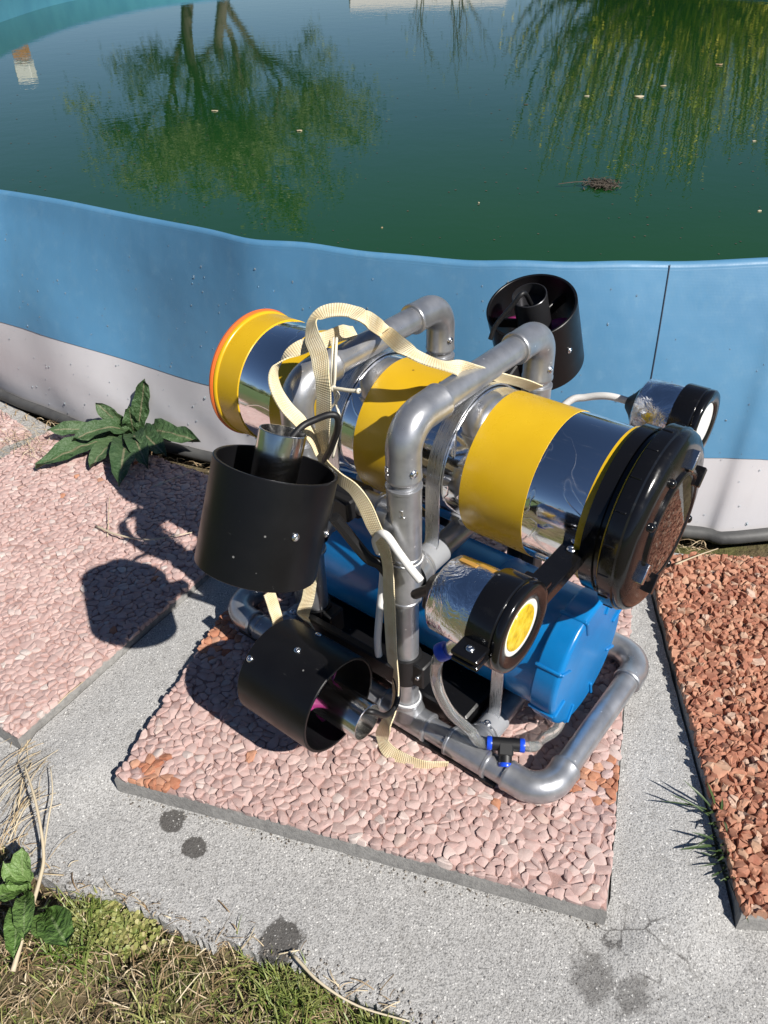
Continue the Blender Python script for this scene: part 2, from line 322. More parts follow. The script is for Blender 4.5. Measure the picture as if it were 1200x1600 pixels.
    def peb(name, stops, orange):
        s = Mat(name, (.4, .3, .3), .85); r = s.attr('rnd'); fr = s.math('FRACT', r)
        cbase = s.ramp(fr, stops); n = s.noise(90, 5, .65)
        cbase = s.mix(s.ramp(n, [(.3, .0), (.75, .42)]), cbase, (.62, .53, .49) if orange == 0 else (.50, .30, .2)); cbase = s.mix(s.ramp(s.noise(38, 4), [(.55, 0.), (.75, .4)]), cbase, (.30, .185, .165) if orange == 0 else (.20, .06, .035))
        if orange == 0:
            oc = s.ramp(fr, [(0., (.33, .11, .06)), (.5, (.42, .18, .105)), (1., (.47, .26, .18))]); cbase = s.mix(s.math('GREATER_THAN', r, 1.), cbase, s.mix(s.ramp(n, [(.35, 0.), (.7, .4)]), oc, (.6, .33, .2)))
        s.color(cbase); s.bump(n, .35, .0015); s.bump(s.noise(500, 3), .2, .0008, s.last); return s
    M['pink'] = peb('pink_pebbles', [(0., (.42, .265, .24)), (.3, (.455, .295, .268)), (.6, (.475, .315, .288)), (.85, (.50, .345, .315)), (.94, (.53, .40, .365)), (.985, (.57, .50, .465)), (1., (.43, .27, .22))], 0)
    M['red'] = peb('red_chips', [(0., (.25, .080, .048)), (.25, (.33, .12, .072)), (.5, (.40, .165, .10)), (.75, (.45, .215, .138)), (.9, (.46, .28, .185)), (1., (.54, .40, .32))], 1)
    s = Mat('soil', (.10, .08, .05), .95)
    n = s.noise(18, 6, .65); base = s.ramp(n, [(.25, (.05, .04, .02)), (.45, (.12, .088, .045)), (.6, (.18, .145, .078)), (.8, (.28, .225, .15))])
    base = s.mix(s.ramp(s.noise(7, 4), [(.5, 0.), (.62, .8)]), base, (.10, .105, .025)); fard = s.new('ShaderNodeVectorMath', operation='LENGTH'); s.l.new(s.coord(), fard.inputs[0])
    lawn = s.ramp(s.noise(2.2, 6, .7), [(.3, (.045, .085, .02)), (.6, (.085, .13, .035)), (.8, (.14, .15, .06))])
    s.color(s.mix(s.ramp(s.math('MULTIPLY', fard.outputs['Value'], .1), [(.17, 0.), (.3, 1.)]), base, lawn)); s.bump(s.noise(90, 5, .7), .9, .01); s.bump(n, .6, .02, s.last); M['soil'] = s
    def leafm(name, stops, rough=.45, rib=None, trans=.0):
        s = Mat(name, stops[0][1], rough); r = s.attr('rnd'); cc = s.ramp(s.math('FRACT', r), stops); cc = s.mix(s.ramp(s.noise(45, 4), [(.4, 0.), (.75, .45)]), cc, stops[-1][1])
        if rib is not None:
            uv = s.new('ShaderNodeUVMap').outputs[0]; sp2 = s.new('ShaderNodeSeparateXYZ'); s.l.new(uv, sp2.inputs[0])
            k = s.ramp(s.math('ABSOLUTE', s.math('SUBTRACT', sp2.outputs[0], .5)), [(.018, 1.), (.06, 0.)]); cc = s.mix(s.math('MULTIPLY', k, .8), cc, rib)
            vein = s.math('SINE', s.math('ADD', s.math('MULTIPLY', sp2.outputs[1], 55.), s.math('MULTIPLY', s.math('ABSOLUTE', s.math('SUBTRACT', sp2.outputs[0], .5)), 18.)))
            s.bump(vein, .15, .002); s.bump(s.noise(90, 4, .6), 1.0, .006, s.last)
        s.color(cc); s.b.inputs['Subsurface Weight'].default_value = 0.
        if trans: s.b.inputs['Transmission Weight'].default_value = 0.
        return s
    M['dock'] = leafm('dock_leaf', [(0., (.030, .066, .022)), (.5, (.045, .095, .032)), (1., (.085, .13, .06))], .52, rib=(.20, .18, .11))
    M['broad'] = leafm('broad_leaf', [(0., (.075, .15, .03)), (.5, (.11, .20, .045)), (1., (.16, .25, .085))], .45, rib=(.22, .30, .13))
    M['grass'] = leafm('grass_blades', [(0., (.085, .145, .022)), (.4, (.15, .205, .04)), (.75, (.26, .26, .075)), (1., (.42, .36, .18))], .5)
    M['straw'] = leafm('dry_straw', [(0., (.17, .10, .05)), (.35, (.30, .20, .10)), (.65, (.45, .34, .20)), (1., (.62, .53, .37))], .7)
    M['crumb'] = leafm('soil_crumb', [(0., (.05, .04, .03)), (.5, (.16, .135, .11)), (.85, (.28, .26, .23)), (1., (.45, .43, .40))], .9)
    M['stalk'] = leafm('dry_stalk', [(0., (.40, .31, .19)), (1., (.60, .52, .38))], .6)
    M['bark'] = leafm('bark', [(0., (.05, .04, .03)), (1., (.09, .075, .055))], .9)
    M['treeleaf'] = leafm('tree_leaves', [(0., (.07, .095, .03)), (.5, (.13, .16, .05)), (1., (.20, .22, .09))], .6)
    M['willow'] = leafm('willow_leaves', [(0., (.10, .16, .02)), (.45, (.24, .28, .03)), (.8, (.46, .42, .04)), (1., (.62, .50, .06))], .6)
    M['hosegrey'] = Mat('weathered_hose', (.075, .075, .075), .6); q = M['hosegrey']; q.color(q.ramp(q.noise(20, 5), [(.3, (.045, .045, .046)), (.6, (.085, .085, .083)), (.8, (.16, .15, .14))])); q.bump(q.noise(60, 4), .3, .002)
    M['drop'] = Mat('water_drop', (.6, .7, .75), .02, IOR=1.33); M['drop'].b.inputs['Transmission Weight'].default_value = .8
    M['wallwhite'] = Mat('white_render', (.72, .71, .68), .8); M['roof'] = Mat('roof_sheet', (.45, .44, .42), .7); M['brick'] = Mat('pillar_brick', (.42, .20, .10), .85); M['glassdark'] = Mat('window_pane', (.02, .03, .04), .05)
build_materials()

# ================================================================== THE SETTING
GZ = -.032                                                  # top of the concrete, slab tops are z = 0
# ---- ground: one sheet to the horizon, finer near the camera
def ground():
    g = G(); xs = np.array([-900, -200, -40, -12, -4, -1.6] + list(np.linspace(-1.0, .6, 60)) + [1.4, 4, 12, 40, 200, 900.]); ys = np.array([-900, -200, -40, -12, -4, -1, -.2] + list(np.linspace(.05, .75, 40)) + [1.2, 1.6, 2.4, 4, 12, 40, 200, 900.])
    V = []
    for y in ys:
        for x in xs:
            near = -1.05 < x < .65 and 0 < y < .8
            z = GZ - .022 + (.010*math.sin(x*31+y*17)*math.sin(y*41-x*9) + .006*math.sin(x*83)*math.sin(y*71) if near else 0)
            V.append((x, y, z))
    nx = len(xs); Fc = [(j*nx+i, j*nx+i+1, (j+1)*nx+i+1, (j+1)*nx+i) for j in range(len(ys)-1) for i in range(nx-1)]
    g.add(V, Fc); o = part('ground', g, M['soil'], None, 179); return struct(o)
ground()
# ---- concrete path under and between the slabs, with a broken front edge
FRONT_PX = [(-260, 1190), (-120, 1250), (0, 1312), (60, 1368), (120, 1392), (178, 1402), (238, 1428), (300, 1462), (330, 1474), (345, 1462), (400, 1490), (440, 1502), (480, 1512), (520, 1545), (585, 1568), (650, 1601), (720, 1632), (900, 1720)]
front_pts = [on_z(px, py, GZ)[:2] for px, py in FRONT_PX]
def concrete():
    fine = []
    for i in range(len(front_pts)-1):
        for t in np.linspace(0, 1, 9, endpoint=False):
            p = front_pts[i]*(1-t)+front_pts[i+1]*t; fine.append(p+rng.normal(0, .0016, 2))
    fine.append(front_pts[-1])
    back = [on_z(px, py, GZ)[:2] for px, py in ((-260, 560), (-60, 590), (30, 640), (120, 690), (330, 745), (700, 815), (1085, 868), (1250, 872), (1500, 865))]
    outline = [(p[0], p[1]) for p in fine] + [(1.2, .12), (1.3, .9)] + [(p[0], p[1]) for p in back[::-1]]
    # a gently uneven top
    g = G(); n = len(outline)
    V = [(x, y, GZ) for x, y in outline] + [(x, y, GZ-.05) for x, y in outline]
    g.add(V, [tuple(range(n))] + [(i, (i+1) % n, n+(i+1) % n, n+i) for i in range(n)])
    me = g.mesh('concrete_path'); o = link('concrete_path', me, M['concrete'])
    import bmesh
    bm = bmesh.new(); bm.from_mesh(me); bmesh.ops.recalc_face_normals(bm, faces=bm.faces); bm.to_mesh(me); bm.free()
    return struct(o)
concrete()

# ---- paving slabs: a mortar bed with stones set in it
def clip_cell(c, neigh):
    R_ = .03; poly = [(c[0]-R_, c[1]-R_), (c[0]+R_, c[1]-R_), (c[0]+R_, c[1]+R_), (c[0]-R_, c[1]+R_)]
    for q in neigh:
        mx, my = (c[0]+q[0])/2, (c[1]+q[1])/2; dx, dy = q[0]-c[0], q[1]-c[1]; out = []
        for i in range(len(poly)):
            a, b = poly[i], poly[(i+1) % len(poly)]; da = (a[0]-mx)*dx+(a[1]-my)*dy; db = (b[0]-mx)*dx+(b[1]-my)*dy
            if da <= 0: out.append(a)
            if (da < 0 < db) or (db < 0 < da): t = da/(da-db); out.append((a[0]+t*(b[0]-a[0]), a[1]+t*(b[1]-a[1])))
        poly = out
        if len(poly) < 3: return None
    return poly
def clip_rect(poly, lo, hi):
    for ax, val, sg in ((0, lo, 1), (0, hi, -1), (1, lo, 1), (1, hi, -1)):
        out = []
        for i in range(len(poly)):
            a, b = poly[i], poly[(i+1) % len(poly)]; da = sg*(a[ax]-val); db = sg*(b[ax]-val)
            if da >= 0: out.append(a)
            if (da < 0) != (db < 0): t = da/(da-db); out.append((a[0]+t*(b[0]-a[0]), a[1]+t*(b[1]-a[1])))
        poly = out
        if len(poly) < 3: return None
    return poly
def slab(corner, ang, size, spacing, style, label, stains=(), seed=1):
    rr = np.random.default_rng(seed)
    root = empty('paving_slab', (corner[0], corner[1], GZ), ang); H = -GZ
    tag(root, label, 'paving slab')
    # bed: slightly worn arrises
    g = G(); e = .004; s = size; nseg = 40
    def ring(ins, z, jit=0.):
        P = []
        for k in range(4):
            a = np.array([(ins, ins), (s-ins, ins), (s-ins, s-ins), (ins, s-ins)][k]); b = np.array([(s-ins, ins), (s-ins, s-ins), (ins, s-ins), (ins, ins)][k])
            nv = np.array([(0, 1), (-1, 0), (0, -1), (1, 0)][k], float)
            for t in np.linspace(0, 1, nseg, endpoint=False): P.append((*(a+(b-a)*t+nv*abs(rr.normal(0, jit))), z+rr.normal(0, jit*.5)))
        return P
    rs = [ring(0, -.02), ring(0, H-.009, .0008), ring(.0015, H-.006, .0012), ring(e, H-(.0026 if style == 'flat' else .0046), .0008)]; V = [p for r in rs for p in r]; N = 4*nseg
    Fc = [(i*N+j, i*N+(j+1) % N, (i+1)*N+(j+1) % N, (i+1)*N+j) for i in range(3) for j in range(N)] + [tuple(3*N+j for j in range(N))]
    g.add(V, Fc); bed = part('mortar_bed', g, M['mortar' if style == 'flat' else 'mortar_red'], root, 60)
    # seed points
    pts = []; ny = int(size/(spacing*.87))+3
    for j in range(-1, ny):
        for i in range(-1, int(size/spacing)+3):
            jit = .47
            pts.append(((i+.5*(j % 2)+rr.uniform(-jit, jit))*spacing, (j+rr.uniform(-jit, jit))*spacing*.87))
    pts = np.array(pts); keep = rr.random(len(pts)) > (.16 if style == 'flat' else .10); pts = pts[keep]
    ca, sa = math.cos(ang), math.sin(ang); cells = []
    ext = [tuple(p) for p in pts]
    from mathutils import kdtree
    kd = kdtree.KDTree(len(pts))
    for i, c in enumerate(ext): kd.insert((c[0], c[1], 0), i)
    kd.balance()
    for i, c in enumerate(ext):
        if not (-.002 < c[0] < size+.002 and -.002 < c[1] < size+.002): continue
        poly = clip_cell(c, [ext[k] for (_, k, _) in kd.find_n((c[0], c[1], 0), 16)[1:]])
        if poly is None: continue
        poly = clip_rect(poly, .0008, size-.0008)
        if poly is None or len(poly) < 3: continue
        P = np.array(poly); cen = P.mean(0)
        # merge tiny edges
        Q = [P[k] for k in range(len(P)) if np.linalg.norm(P[k]-P[k-1]) > .0016]
        if len(Q) < 3: continue
        Qn = []
        for k in range(len(Q)):
            a, b = Q[k], Q[(k+1) % len(Q)]; ln_ = np.linalg.norm(b-a)
            if style == 'flat':
                if ln_ > .003: Qn.append(a*.76+b*.24+rr.normal(0, .00025, 2)); Qn.append(a*.24+b*.76+rr.normal(0, .00025, 2))
                else: Qn.append((a+b)/2)
            else:
                Qn.append(a+rr.normal(0, .0004, 2))
                if ln_ > .0055: Qn.append((a+b)/2+rr.normal(0, .07*ln_, 2))
        Q = np.array(Qn); w = np.array([corner[0]+ca*cen[0]-sa*cen[1], corner[1]+sa*cen[0]+ca*cen[1], 0]); px = to_px(w)[0]
        vis = -10 < px[0] < 1210 and -10 < px[1] < 1610; cells.append((np.linalg.norm(w-CAM) + (0 if vis else 10), Q, cen, w, px))
    cells.sort(key=lambda t: t[0])
    rest = G(); mt = M['pink'] if style == 'flat' else M['red']
    for idx, (dist, Q, cen, w, px) in enumerate(cells):
        n = len(Q); r = rr.random()
        for (sx, sy, sr) in stains:
            if math.hypot(px[0]-sx, (px[1]-sy)*1.15) < sr*1.25*rr.random()**.35*1.05 and rr.random() < .85: r = 1.0+rr.random()*.999
        if style == 'flat' and rr.random() < .0025: r = 1.0+rr.random()*.99
        if style == 'flat':
            h = H + rr.normal(0.0, .0009); tilt = rr.normal(0, .13, 2)+np.array([.05, -.03]); k0, k1, k2 = 1.0, rr.uniform(1.02, 1.16), rr.uniform(.62, .80); zlo, zmid = H-.007, -.0011
        else:
            h = H + rr.normal(.0006, .0016); tilt = rr.normal(0, .26, 2); k0, k1, k2 = .95, 1.0, rr.uniform(.5, .75); zlo, zmid = H-.010, -.0034
        loc = Q-cen
        if style != 'flat': loc = loc*rr.uniform(.85, 1.25)*np.array([rr.uniform(.8, 1.2), rr.uniform(.8, 1.2)])
        loc = loc*(1-.00025/np.maximum(np.linalg.norm(loc, axis=1, keepdims=True), .002)) ; sh = rr.normal(0, .0009, 2)
        def ringz(k, dz, base=None):
            return [(p[0]*k+cen[0]+(sh[0] if base is None else 0), p[1]*k+cen[1]+(sh[1] if base is None else 0), (h+dz+(p*k)@tilt) if base is None else base) for p in loc]
        cr = rr.uniform(.0004, .0014) if style == 'flat' else rr.uniform(.0006, .0022)
        jz = .0005 if style == 'flat' else .0011
        top_ = [(x, y, z+rr.normal(0, jz*.6)) for x, y, z in ringz(k2, 0)]+[(cen[0]+sh[0], cen[1]+sh[1], h+cr*.35)]
        if style == 'flat': V = ringz(k1*.98, 0, zlo)+ringz(k1, zmid)+top_; nr = 2
        else: V = ringz(k0, 0, zlo)+ringz(k1, zmid)+[(x+rr.normal(0, .0003), y+rr.normal(0, .0003), z+rr.normal(0, jz)) for x, y, z in ringz((k1+k2)/2+.04, zmid*.28)]+top_; nr = 3
        Fc = [(i*n+j, i*n+(j+1) % n, (i+1)*n+(j+1) % n, (i+1)*n+j) for i in range(nr) for j in range(n)]+[(nr*n+j, nr*n+(j+1) % n, (nr+1)*n) for j in range(n)]
        if idx < 300:
            g = G(); g.add(V, Fc, r); link('pebble', g.mesh('pebble', 28, rnd=True), mt, root)
        else: rest.add(V, Fc, r)
    o = link('pebbles', rest.mesh('pebbles', 28, rnd=True), mt, root); o['kind'] = 'stuff'
    return root
C_ANG = -0.31486
slab((-.3473, .6111), C_ANG, .6, .0108, 'flat', 'pale pink pebble slab under the robot, orange stains near its corners', stains=((240, 1212, 36), (933, 1222, 38), (330, 985, 42)), seed=11)
_u = np.array([.851, -.525]); _c = np.array([-.490, .677]) - .6*_u
slab(tuple(_c), math.atan2(-.525, .851), .6, .0106, 'flat', 'sunlit pale pink pebble slab with thruster shadow, beside the leafy weed', seed=12)
slab((-1.580, 1.466), -math.pi/4, .6, .0106, 'flat', 'pale pink pebble slab beyond the leafy weed, where the hose bends away', seed=14)
slab((.3615, .417), math.atan2(-.1095, .994), .6, .0098, 'chips', 'brick red stone chip slab below the round window of the robot', seed=13)

# ---- mortar wedges filling the joints between the slabs, running out onto the path in front
def joint(fl, fr, bl, br, zt):
    fl, fr, bl, br = map(np.array, (fl, fr, bl, br)); ac = nrm(fr-fl); fl = fl+ac*.0025; fr = fr-ac*.0025; dn = -nrm((bl+br)/2-(fl+fr)/2); g = G(); V = []; n1, n2 = 26, 10
    for i in range(n1+1):
        t = i/n1
        if t < .2: k = t/.2; a, b = fl+dn*.075*(1-k)-ac*.035*(1-k)**.6, fr+dn*.075*(1-k)+ac*.035*(1-k)**.6; z = GZ+.0008+(zt-GZ)*(k*k*(3-2*k))
        else: k = (t-.2)/.8; a, b = fl*(1-k)+bl*k, fr*(1-k)+br*k; z = zt
        for j in range(n2+1):
            q = a+(b-a)*j/n2; zz = z
            if t < .2: e_ = min(1., min(j, n2-j)/n2*2.4); zz = GZ-.0012+(z-GZ-.0004)*e_*e_*(3-2*e_)
            V.append((q[0]+rng.normal(0, .0004), q[1]+rng.normal(0, .0004), zz+rng.normal(0, .0003)*(0 if t < .2 else 1)))
    m_ = n2+1; g.add(V, [(i*m_+j, i*m_+j+1, (i+1)*m_+j+1, (i+1)*m_+j) for i in range(n1) for j in range(n2)]); return struct(part('concrete_joint', g, M['concrete'], None, 179))
joint((.2232, .4253), (.3600, .417), (.409, .996), (.424, 1.010), -.017)
joint((-.488, .676), (-.3473, .6111), (-.180, 1.186), (-.166, 1.178), -.017)

# ---- the pool
WZ = .20
RIM_PX = [(-160, 278), (0, 298), (150, 325), (300, 354), (390, 374), (490, 384), (600, 396), (720, 406), (820, 411), (930, 411), (1047, 408), (1200, 405), (1330, 400)]
_bx = [-400, -120, 0, 60, 130, 320, 500, 700, 850, 1000, 1100, 1200, 1300, 1450]; _by = [430, 530, 597, 638, 668, 716, 752, 787, 810, 827, 834.5, 838.5, 840, 839]
rim_w, base_w, cut_t = [], [], []
for (px, py) in RIM_PX:
    rim_w.append(on_z(px, py, .41)[:2]); yb = np.interp(px, _bx, _by)
    for _ in range(4): xb = px+(654-px)*(yb-py)/(2495-py); yb = np.interp(xb, _bx, _by)
    base_w.append(on_z(xb, yb, GZ)[:2])
extra = [(1.15, 1.34), (1.75, 1.60), (2.7, 2.2), (3.9, 3.6), (4.9, 6), (5.2, 9), (4.4, 12.5), (2.2, 15), (-.6, 15.4), (-2.7, 13.9), (-3.42, 11.2), (-3.33, 8.4), (-2.95, 6), (-2.35, 4.2), (-1.65, 2.9)]
rim_c = [tuple(p) for p in rim_w]+[(1.25, 1.27), (1.85, 1.50)]+extra[2:]; base_c = [tuple(p) for p in base_w]+[(1.25, 1.16), (1.85, 1.42)]+extra[2:]
NS = 10
rimP = catmull(rim_c, NS, True); baseP = catmull(base_c, NS, True); NW = len(rimP)
ctr = np.array([.6, 7.5])
def wall_pt(i, t, off=0.):
    """t 0 bottom .. 1 rim"""
    b, r = baseP[i], rimP[i]; p = b*(1-t)+r*t; out = nrm(b-ctr)
    s = i/NS
    near = s < 12.5
    bulge = .014*math.sin(math.pi*t)
    if near:
        fo = min(1, max(0, (12.3-s)/2)); bulge += .0015*fo*math.sin(s*2.1+1.0)*math.sin(math.pi*t)*(1-.3*t) + .018*math.exp(-((s-1.2)/.55)**2)*math.sin(math.pi*min(1, t*1.1)) - .020*math.exp(-((s-2.2-.8*(t-.5))/.5)**2-((t-.55)/.35)**2) + .0015*math.exp(-((s-4.0)/.3)**2)*t - .004*math.exp(-((s-6.6)/.5)**2-((t-.5)/.3)**2)
        bulge += .0022*math.sin(s*9.7+1.7+t*14)*math.exp(-((t-.15)/.09)**2)*math.exp(-((s-2)/2.)**2)
    p = p+out*(bulge+off); z = GZ+(.41-GZ)*t
    z += (.0016*math.sin(s*1.7)+.0010*math.sin(s*4.1+.6))*t*(1 if near else 0)
    if not near: z += .04*t*max(0, min(1, min(s-12.5, 28-s)/4))
    return (p[0], p[1], z)
pool = empty('swimming_pool', (0, 0, GZ)); tag(pool, 'round blue fabric pool with white lower band and green water', 'swimming pool')
def wall_strip(name, ts, mat, off=0., smooth=179):
    g = G(); V = []
    for t in ts:
        for i in range(NW): x, y, z = wall_pt(i, t if not callable(t) else t(i), off if t != 'x' else off); V.append((x, y, z-GZ))
    g.add(V, [(a*NW+i, a*NW+(i+1) % NW, (a+1)*NW+(i+1) % NW, (a+1)*NW+i) for a in range(len(ts)-1) for i in range(NW)])
    return part(name, g, mat, pool, smooth)
TBX = [-300, 0, 150, 320, 700, 1060, 1200, 1500]; TBY = [405, 500, 545, 598, 665, 711, 713, 716]
def tb_of(i):
    if i > 12*NS and i < NW-8: return .30
    lo, hi = .05, .7
    for _ in range(18):
        mm = (lo+hi)/2; q = to_px(np.array(wall_pt(i, mm)))[0]
        if q[1] > np.interp(q[0], TBX, TBY): lo = mm
        else: hi = mm
    return lo
TBI = np.array([tb_of(i) for i in range(NW)]); TBI = np.clip(TBI, .2, .45); TBI = np.array([TBI[[(i+k) % NW for k in range(-2, 3)]].mean() for i in range(NW)])
def strip(name, ts, mat, off=0.):
    g = G(); V = []
    for t in ts:
        for i in range(NW): x, y, z = wall_pt(i, t(i), off); V.append((x, y, z-GZ))
    g.add(V, [(a*NW+i, a*NW+(i+1) % NW, (a+1)*NW+(i+1) % NW, (a+1)*NW+i) for a in range(len(ts)-1) for i in range(NW)])
    return part(name, g, mat, pool, 179)
strip('white_band', [lambda i, q=q: -.02+(TBI[i]+.02)*q for q in np.linspace(0, 1, 14)], M['poolwhite'])
strip('blue_wall', [lambda i, q=q: TBI[i]-.008+(.985-TBI[i]+.008)*q for q in np.linspace(0, 1, 26)], M['poolblue'], .0015)
# rim: fabric folded over, then the inner face down to below the water
g = G(); V = []; prof = [(.975, .0016), (.988, .0012), (.997, -.0015), (1.0, -.006), (.997, -.0105), (.985, -.013), (.96, -.0135)]
for t, off in prof:
    for i in range(NW): x, y, z = wall_pt(i, t, off); V.append((x, y, z-GZ))
g.add(V, [(a*NW+i, a*NW+(i+1) % NW, (a+1)*NW+(i+1) % NW, (a+1)*NW+i) for a in range(len(prof)-1) for i in range(NW)])
part('rim_fold', g, M['poolblue'], pool, 179)
M['liner'] = Mat('turquoise_liner', (.10, .40, .46), .45); M['liner'].color(M['liner'].ramp(M['liner'].noise(3, 5), [(.3, (.06, .22, .32)), (.7, (.085, .29, .38))]))
strip('liner', [lambda i, q=q: .965-.93*q for q in np.linspace(0, 1, 6)], M['liner'], -.0138)
# welded seam running down the fabric
si = int(round(10*NS)); g = G(); ribbon(g, [np.array(wall_pt(si, t, .0026))-[0, 0, GZ] for t in np.linspace(.30, .995, 30)], [(.0013, 0, 0)]*30, .0010); part('seam', g, M['seam'], pool, 30)
# splashed drops on the fabric
g = G()
for _ in range(620):
    s = rng.uniform(0.2, 12.2)*NS; i = int(s); fr = s-i
    if s > 50 and rng.random() < .55: continue
    t = rng.beta(1.3, 1.6)*.95; p = np.array(wall_pt(i, t, .0016))*(1-fr)+np.array(wall_pt(i+1, t, .0016))*fr; nv = nrm(np.append(nrm(baseP[i]-ctr), .25)); u, v = frame(nv); r = abs(rng.normal(.0006, .0005))+.0004; k = rng.uniform(1., 1.9)
    th = np.linspace(0, 2*np.pi, 8, endpoint=False); V = []
    for rr_, h_ in ((1, 0), (.75, .5)):
        V += [p+r*rr_*(np.cos(a)*u+k*np.sin(a)*v)+nv*r*h_ for a in th]
    V.append(p+nv*r*.75); g.add([q-np.array([0, 0, GZ]) for q in V], [(j, (j+1) % 8, 8+(j+1) % 8, 8+j) for j in range(8)]+[(8+j, 8+(j+1) % 8, 16) for j in range(8)])
o = part('water_drops', g, M['drop'], pool, 179); o['kind'] = 'stuff'
# water
g = G(); V = [(*(wall_pt(i, .5, -.016)[:2]), WZ) for i in range(NW)]; g.add(V, [tuple(range(NW))]); o = part('water', g, M['water']); struct(o)

# ---- hose lying along the foot of the wall
hp = []
for i in range(-30, 17*NS, 2):
    x, y, _ = wall_pt(i % NW, .0, 0.); n2 = nrm(baseP[i % NW]-ctr); s = i/NS
    hp.append((x+n2[0]*(.013+.004*math.sin(s*1.3)), y+n2[1]*(.013+.004*math.sin(s*1.3)), GZ+.012+.003*math.sin(s*2.2)**2))
g = G(); sweep(g, hp, .0115, 14); tag(part('garden_hose', g, M['hosegrey'], None, 60), 'weathered grey hose lying along the foot of the pool wall', 'hose')

# ================================================================== THE UNDERWATER ROBOT (local axes: x forward, y across, z up)
RB = empty('underwater_robot', tuple(VEH), VANG)
tag(RB, 'home-built underwater robot, grey pipe frame with yellow and silver tube, black thrusters and blue tank', 'underwater robot')
W_, LEN, XF, XR, HZ = .272, .5307, -.2012, -.3469, .4494      # frame width, length, front and rear hoop, hoop height
PR, FR_, Z0 = .0153, .0186, .0190                             # pipe and fitting radius, skid height
TY, TZ, TR = .136, .3475, .0833                               # main tube axis and radius
X_, Y_, Z_ = np.eye(3)
def pipe(a, b, r=PR, name='pipe', mat='pipe', seg=28):
    g = G(); sweep(g, [a, b], r, seg); return part(name, g, M[mat], RB)
def elbow(c, d1, d2, leg=.048, bend=.030, r=FR_):
    c = np.array(c, float); d1, d2 = nrm(d1), nrm(d2); pts = []; rad = []
    pts += [c+d1*leg, c+d1*(leg-.0015), c+d1*(leg-.004), c+d1*(leg-.0055)]; rad += [r*.985, r*1.035, r*1.035, r]
    cc = c+d1*bend+d2*bend
    for t in np.linspace(0, math.pi/2, 14): pts.append(cc-d2*bend*math.cos(t)-d1*bend*math.sin(t)); rad.append(r*(1+.02*math.sin(2*t)))
    pts += [c+d2*(leg-.0055), c+d2*(leg-.004), c+d2*(leg-.0015), c+d2*leg]; rad += [r, r*1.035, r*1.035, r*.985]
    g = G(); sweep(g, pts, rad, 32); return part('elbow', g, M['pipe'], RB, 50)
def tee(c, axis, branch, a=.036, b=.036, r=FR_):
    c = np.array(c, float); axis, branch = nrm(axis), nrm(branch); g = G()
    sweep(g, [c-axis*a, c-axis*(a-.001), c-axis*(a-.004), c-axis*(a-.005), c+axis*(a-.005), c+axis*(a-.004), c+axis*(a-.001), c+axis*a], [r*.97, r*1.05, r*1.05, r, r, r*1.05, r*1.05, r*.97], 32)
    sweep(g, [c, c+branch*(b-.005), c+branch*(b-.004), c+branch*(b-.001), c+branch*b], [r*1.0, r*.99, r*1.05, r*1.05, r*.97], 32)
    # filleted root of the branch
    sweep(g, [c+branch*r*.5, c+branch*r*1.05, c+branch*r*1.45], [r*1.28, r*1.13, r*1.0], 32, caps=False)
    return part('tee', g, M['pipe'], RB, 40)
def seal(c, axis, r=PR+.0016):
    g = G(); u, v = frame(axis); th = np.linspace(0, 2*np.pi, 40); sweep(g, [np.array(c)+r*(math.cos(t)*u+math.sin(t)*v) for t in th], .0011, 8, caps=False); return part('sealant_bead', g, M['white'], RB, 179)
# skids and cross pipes of the base
for y in (0, W_):
    sgn = 1 if y == 0 else -1
    pipe((-LEN+.02, y, Z0), (-.02, y, Z0)); elbow((0, y, Z0), -X_, Y_*sgn, .052, .034); elbow((-LEN, y, Z0), X_, Y_*sgn, .052, .034)
    for x in (XF, XR): tee((x, y, Z0), X_, Z_, .037, .035)
    for x in (-.105, -.44): tee((x, y, Z0), X_, Y_*sgn, .030, .034, FR_*.98)
for x in (0, -LEN): pipe((x, .02, Z0), (x, W_-.02, Z0))
for x in (-.105, -.44): pipe((x, .01, Z0), (x, W_-.01, Z0), PR*.97)
g = G(); sweep(g, [(-LEN+.03, -.012, .0042), (-.06, -.012, .0042)], .0042, 12); part('runner', g, M['rubber'], RB)
g = G(); sweep(g, [(-LEN+.03, W_+.012, .0042), (-.06, W_+.012, .0042)], .0042, 12); part('runner', g, M['rubber'], RB)
# hoops
for x in (XF, XR):
    for y in (0, W_):
        sgn = 1 if y == 0 else -1
        pipe((x, y, .03), (x, y, HZ-.02)); elbow((x, y, HZ), -Z_, Y_*sgn, .062, .031)
        tee((x, y, .333), Z_, (X_ if x == XR else -X_), .048, .034); tee((x, y, .252), Z_, Y_*sgn, .030, .034, FR_*.97)
        seal((x, y, .2835), Z_, FR_+.0008); seal((x, y, .2235), Z_, PR+.0012); seal((x, y, Z0+.0352), Z_, PR+.002)
    pipe((x, .02, HZ), (x, W_-.02, HZ)); pipe((x, .01, .252), (x, W_-.01, .252), PR*.95)
for y in (0, W_): pipe((XR+.02, y, .333), (XF-.02, y, .333))
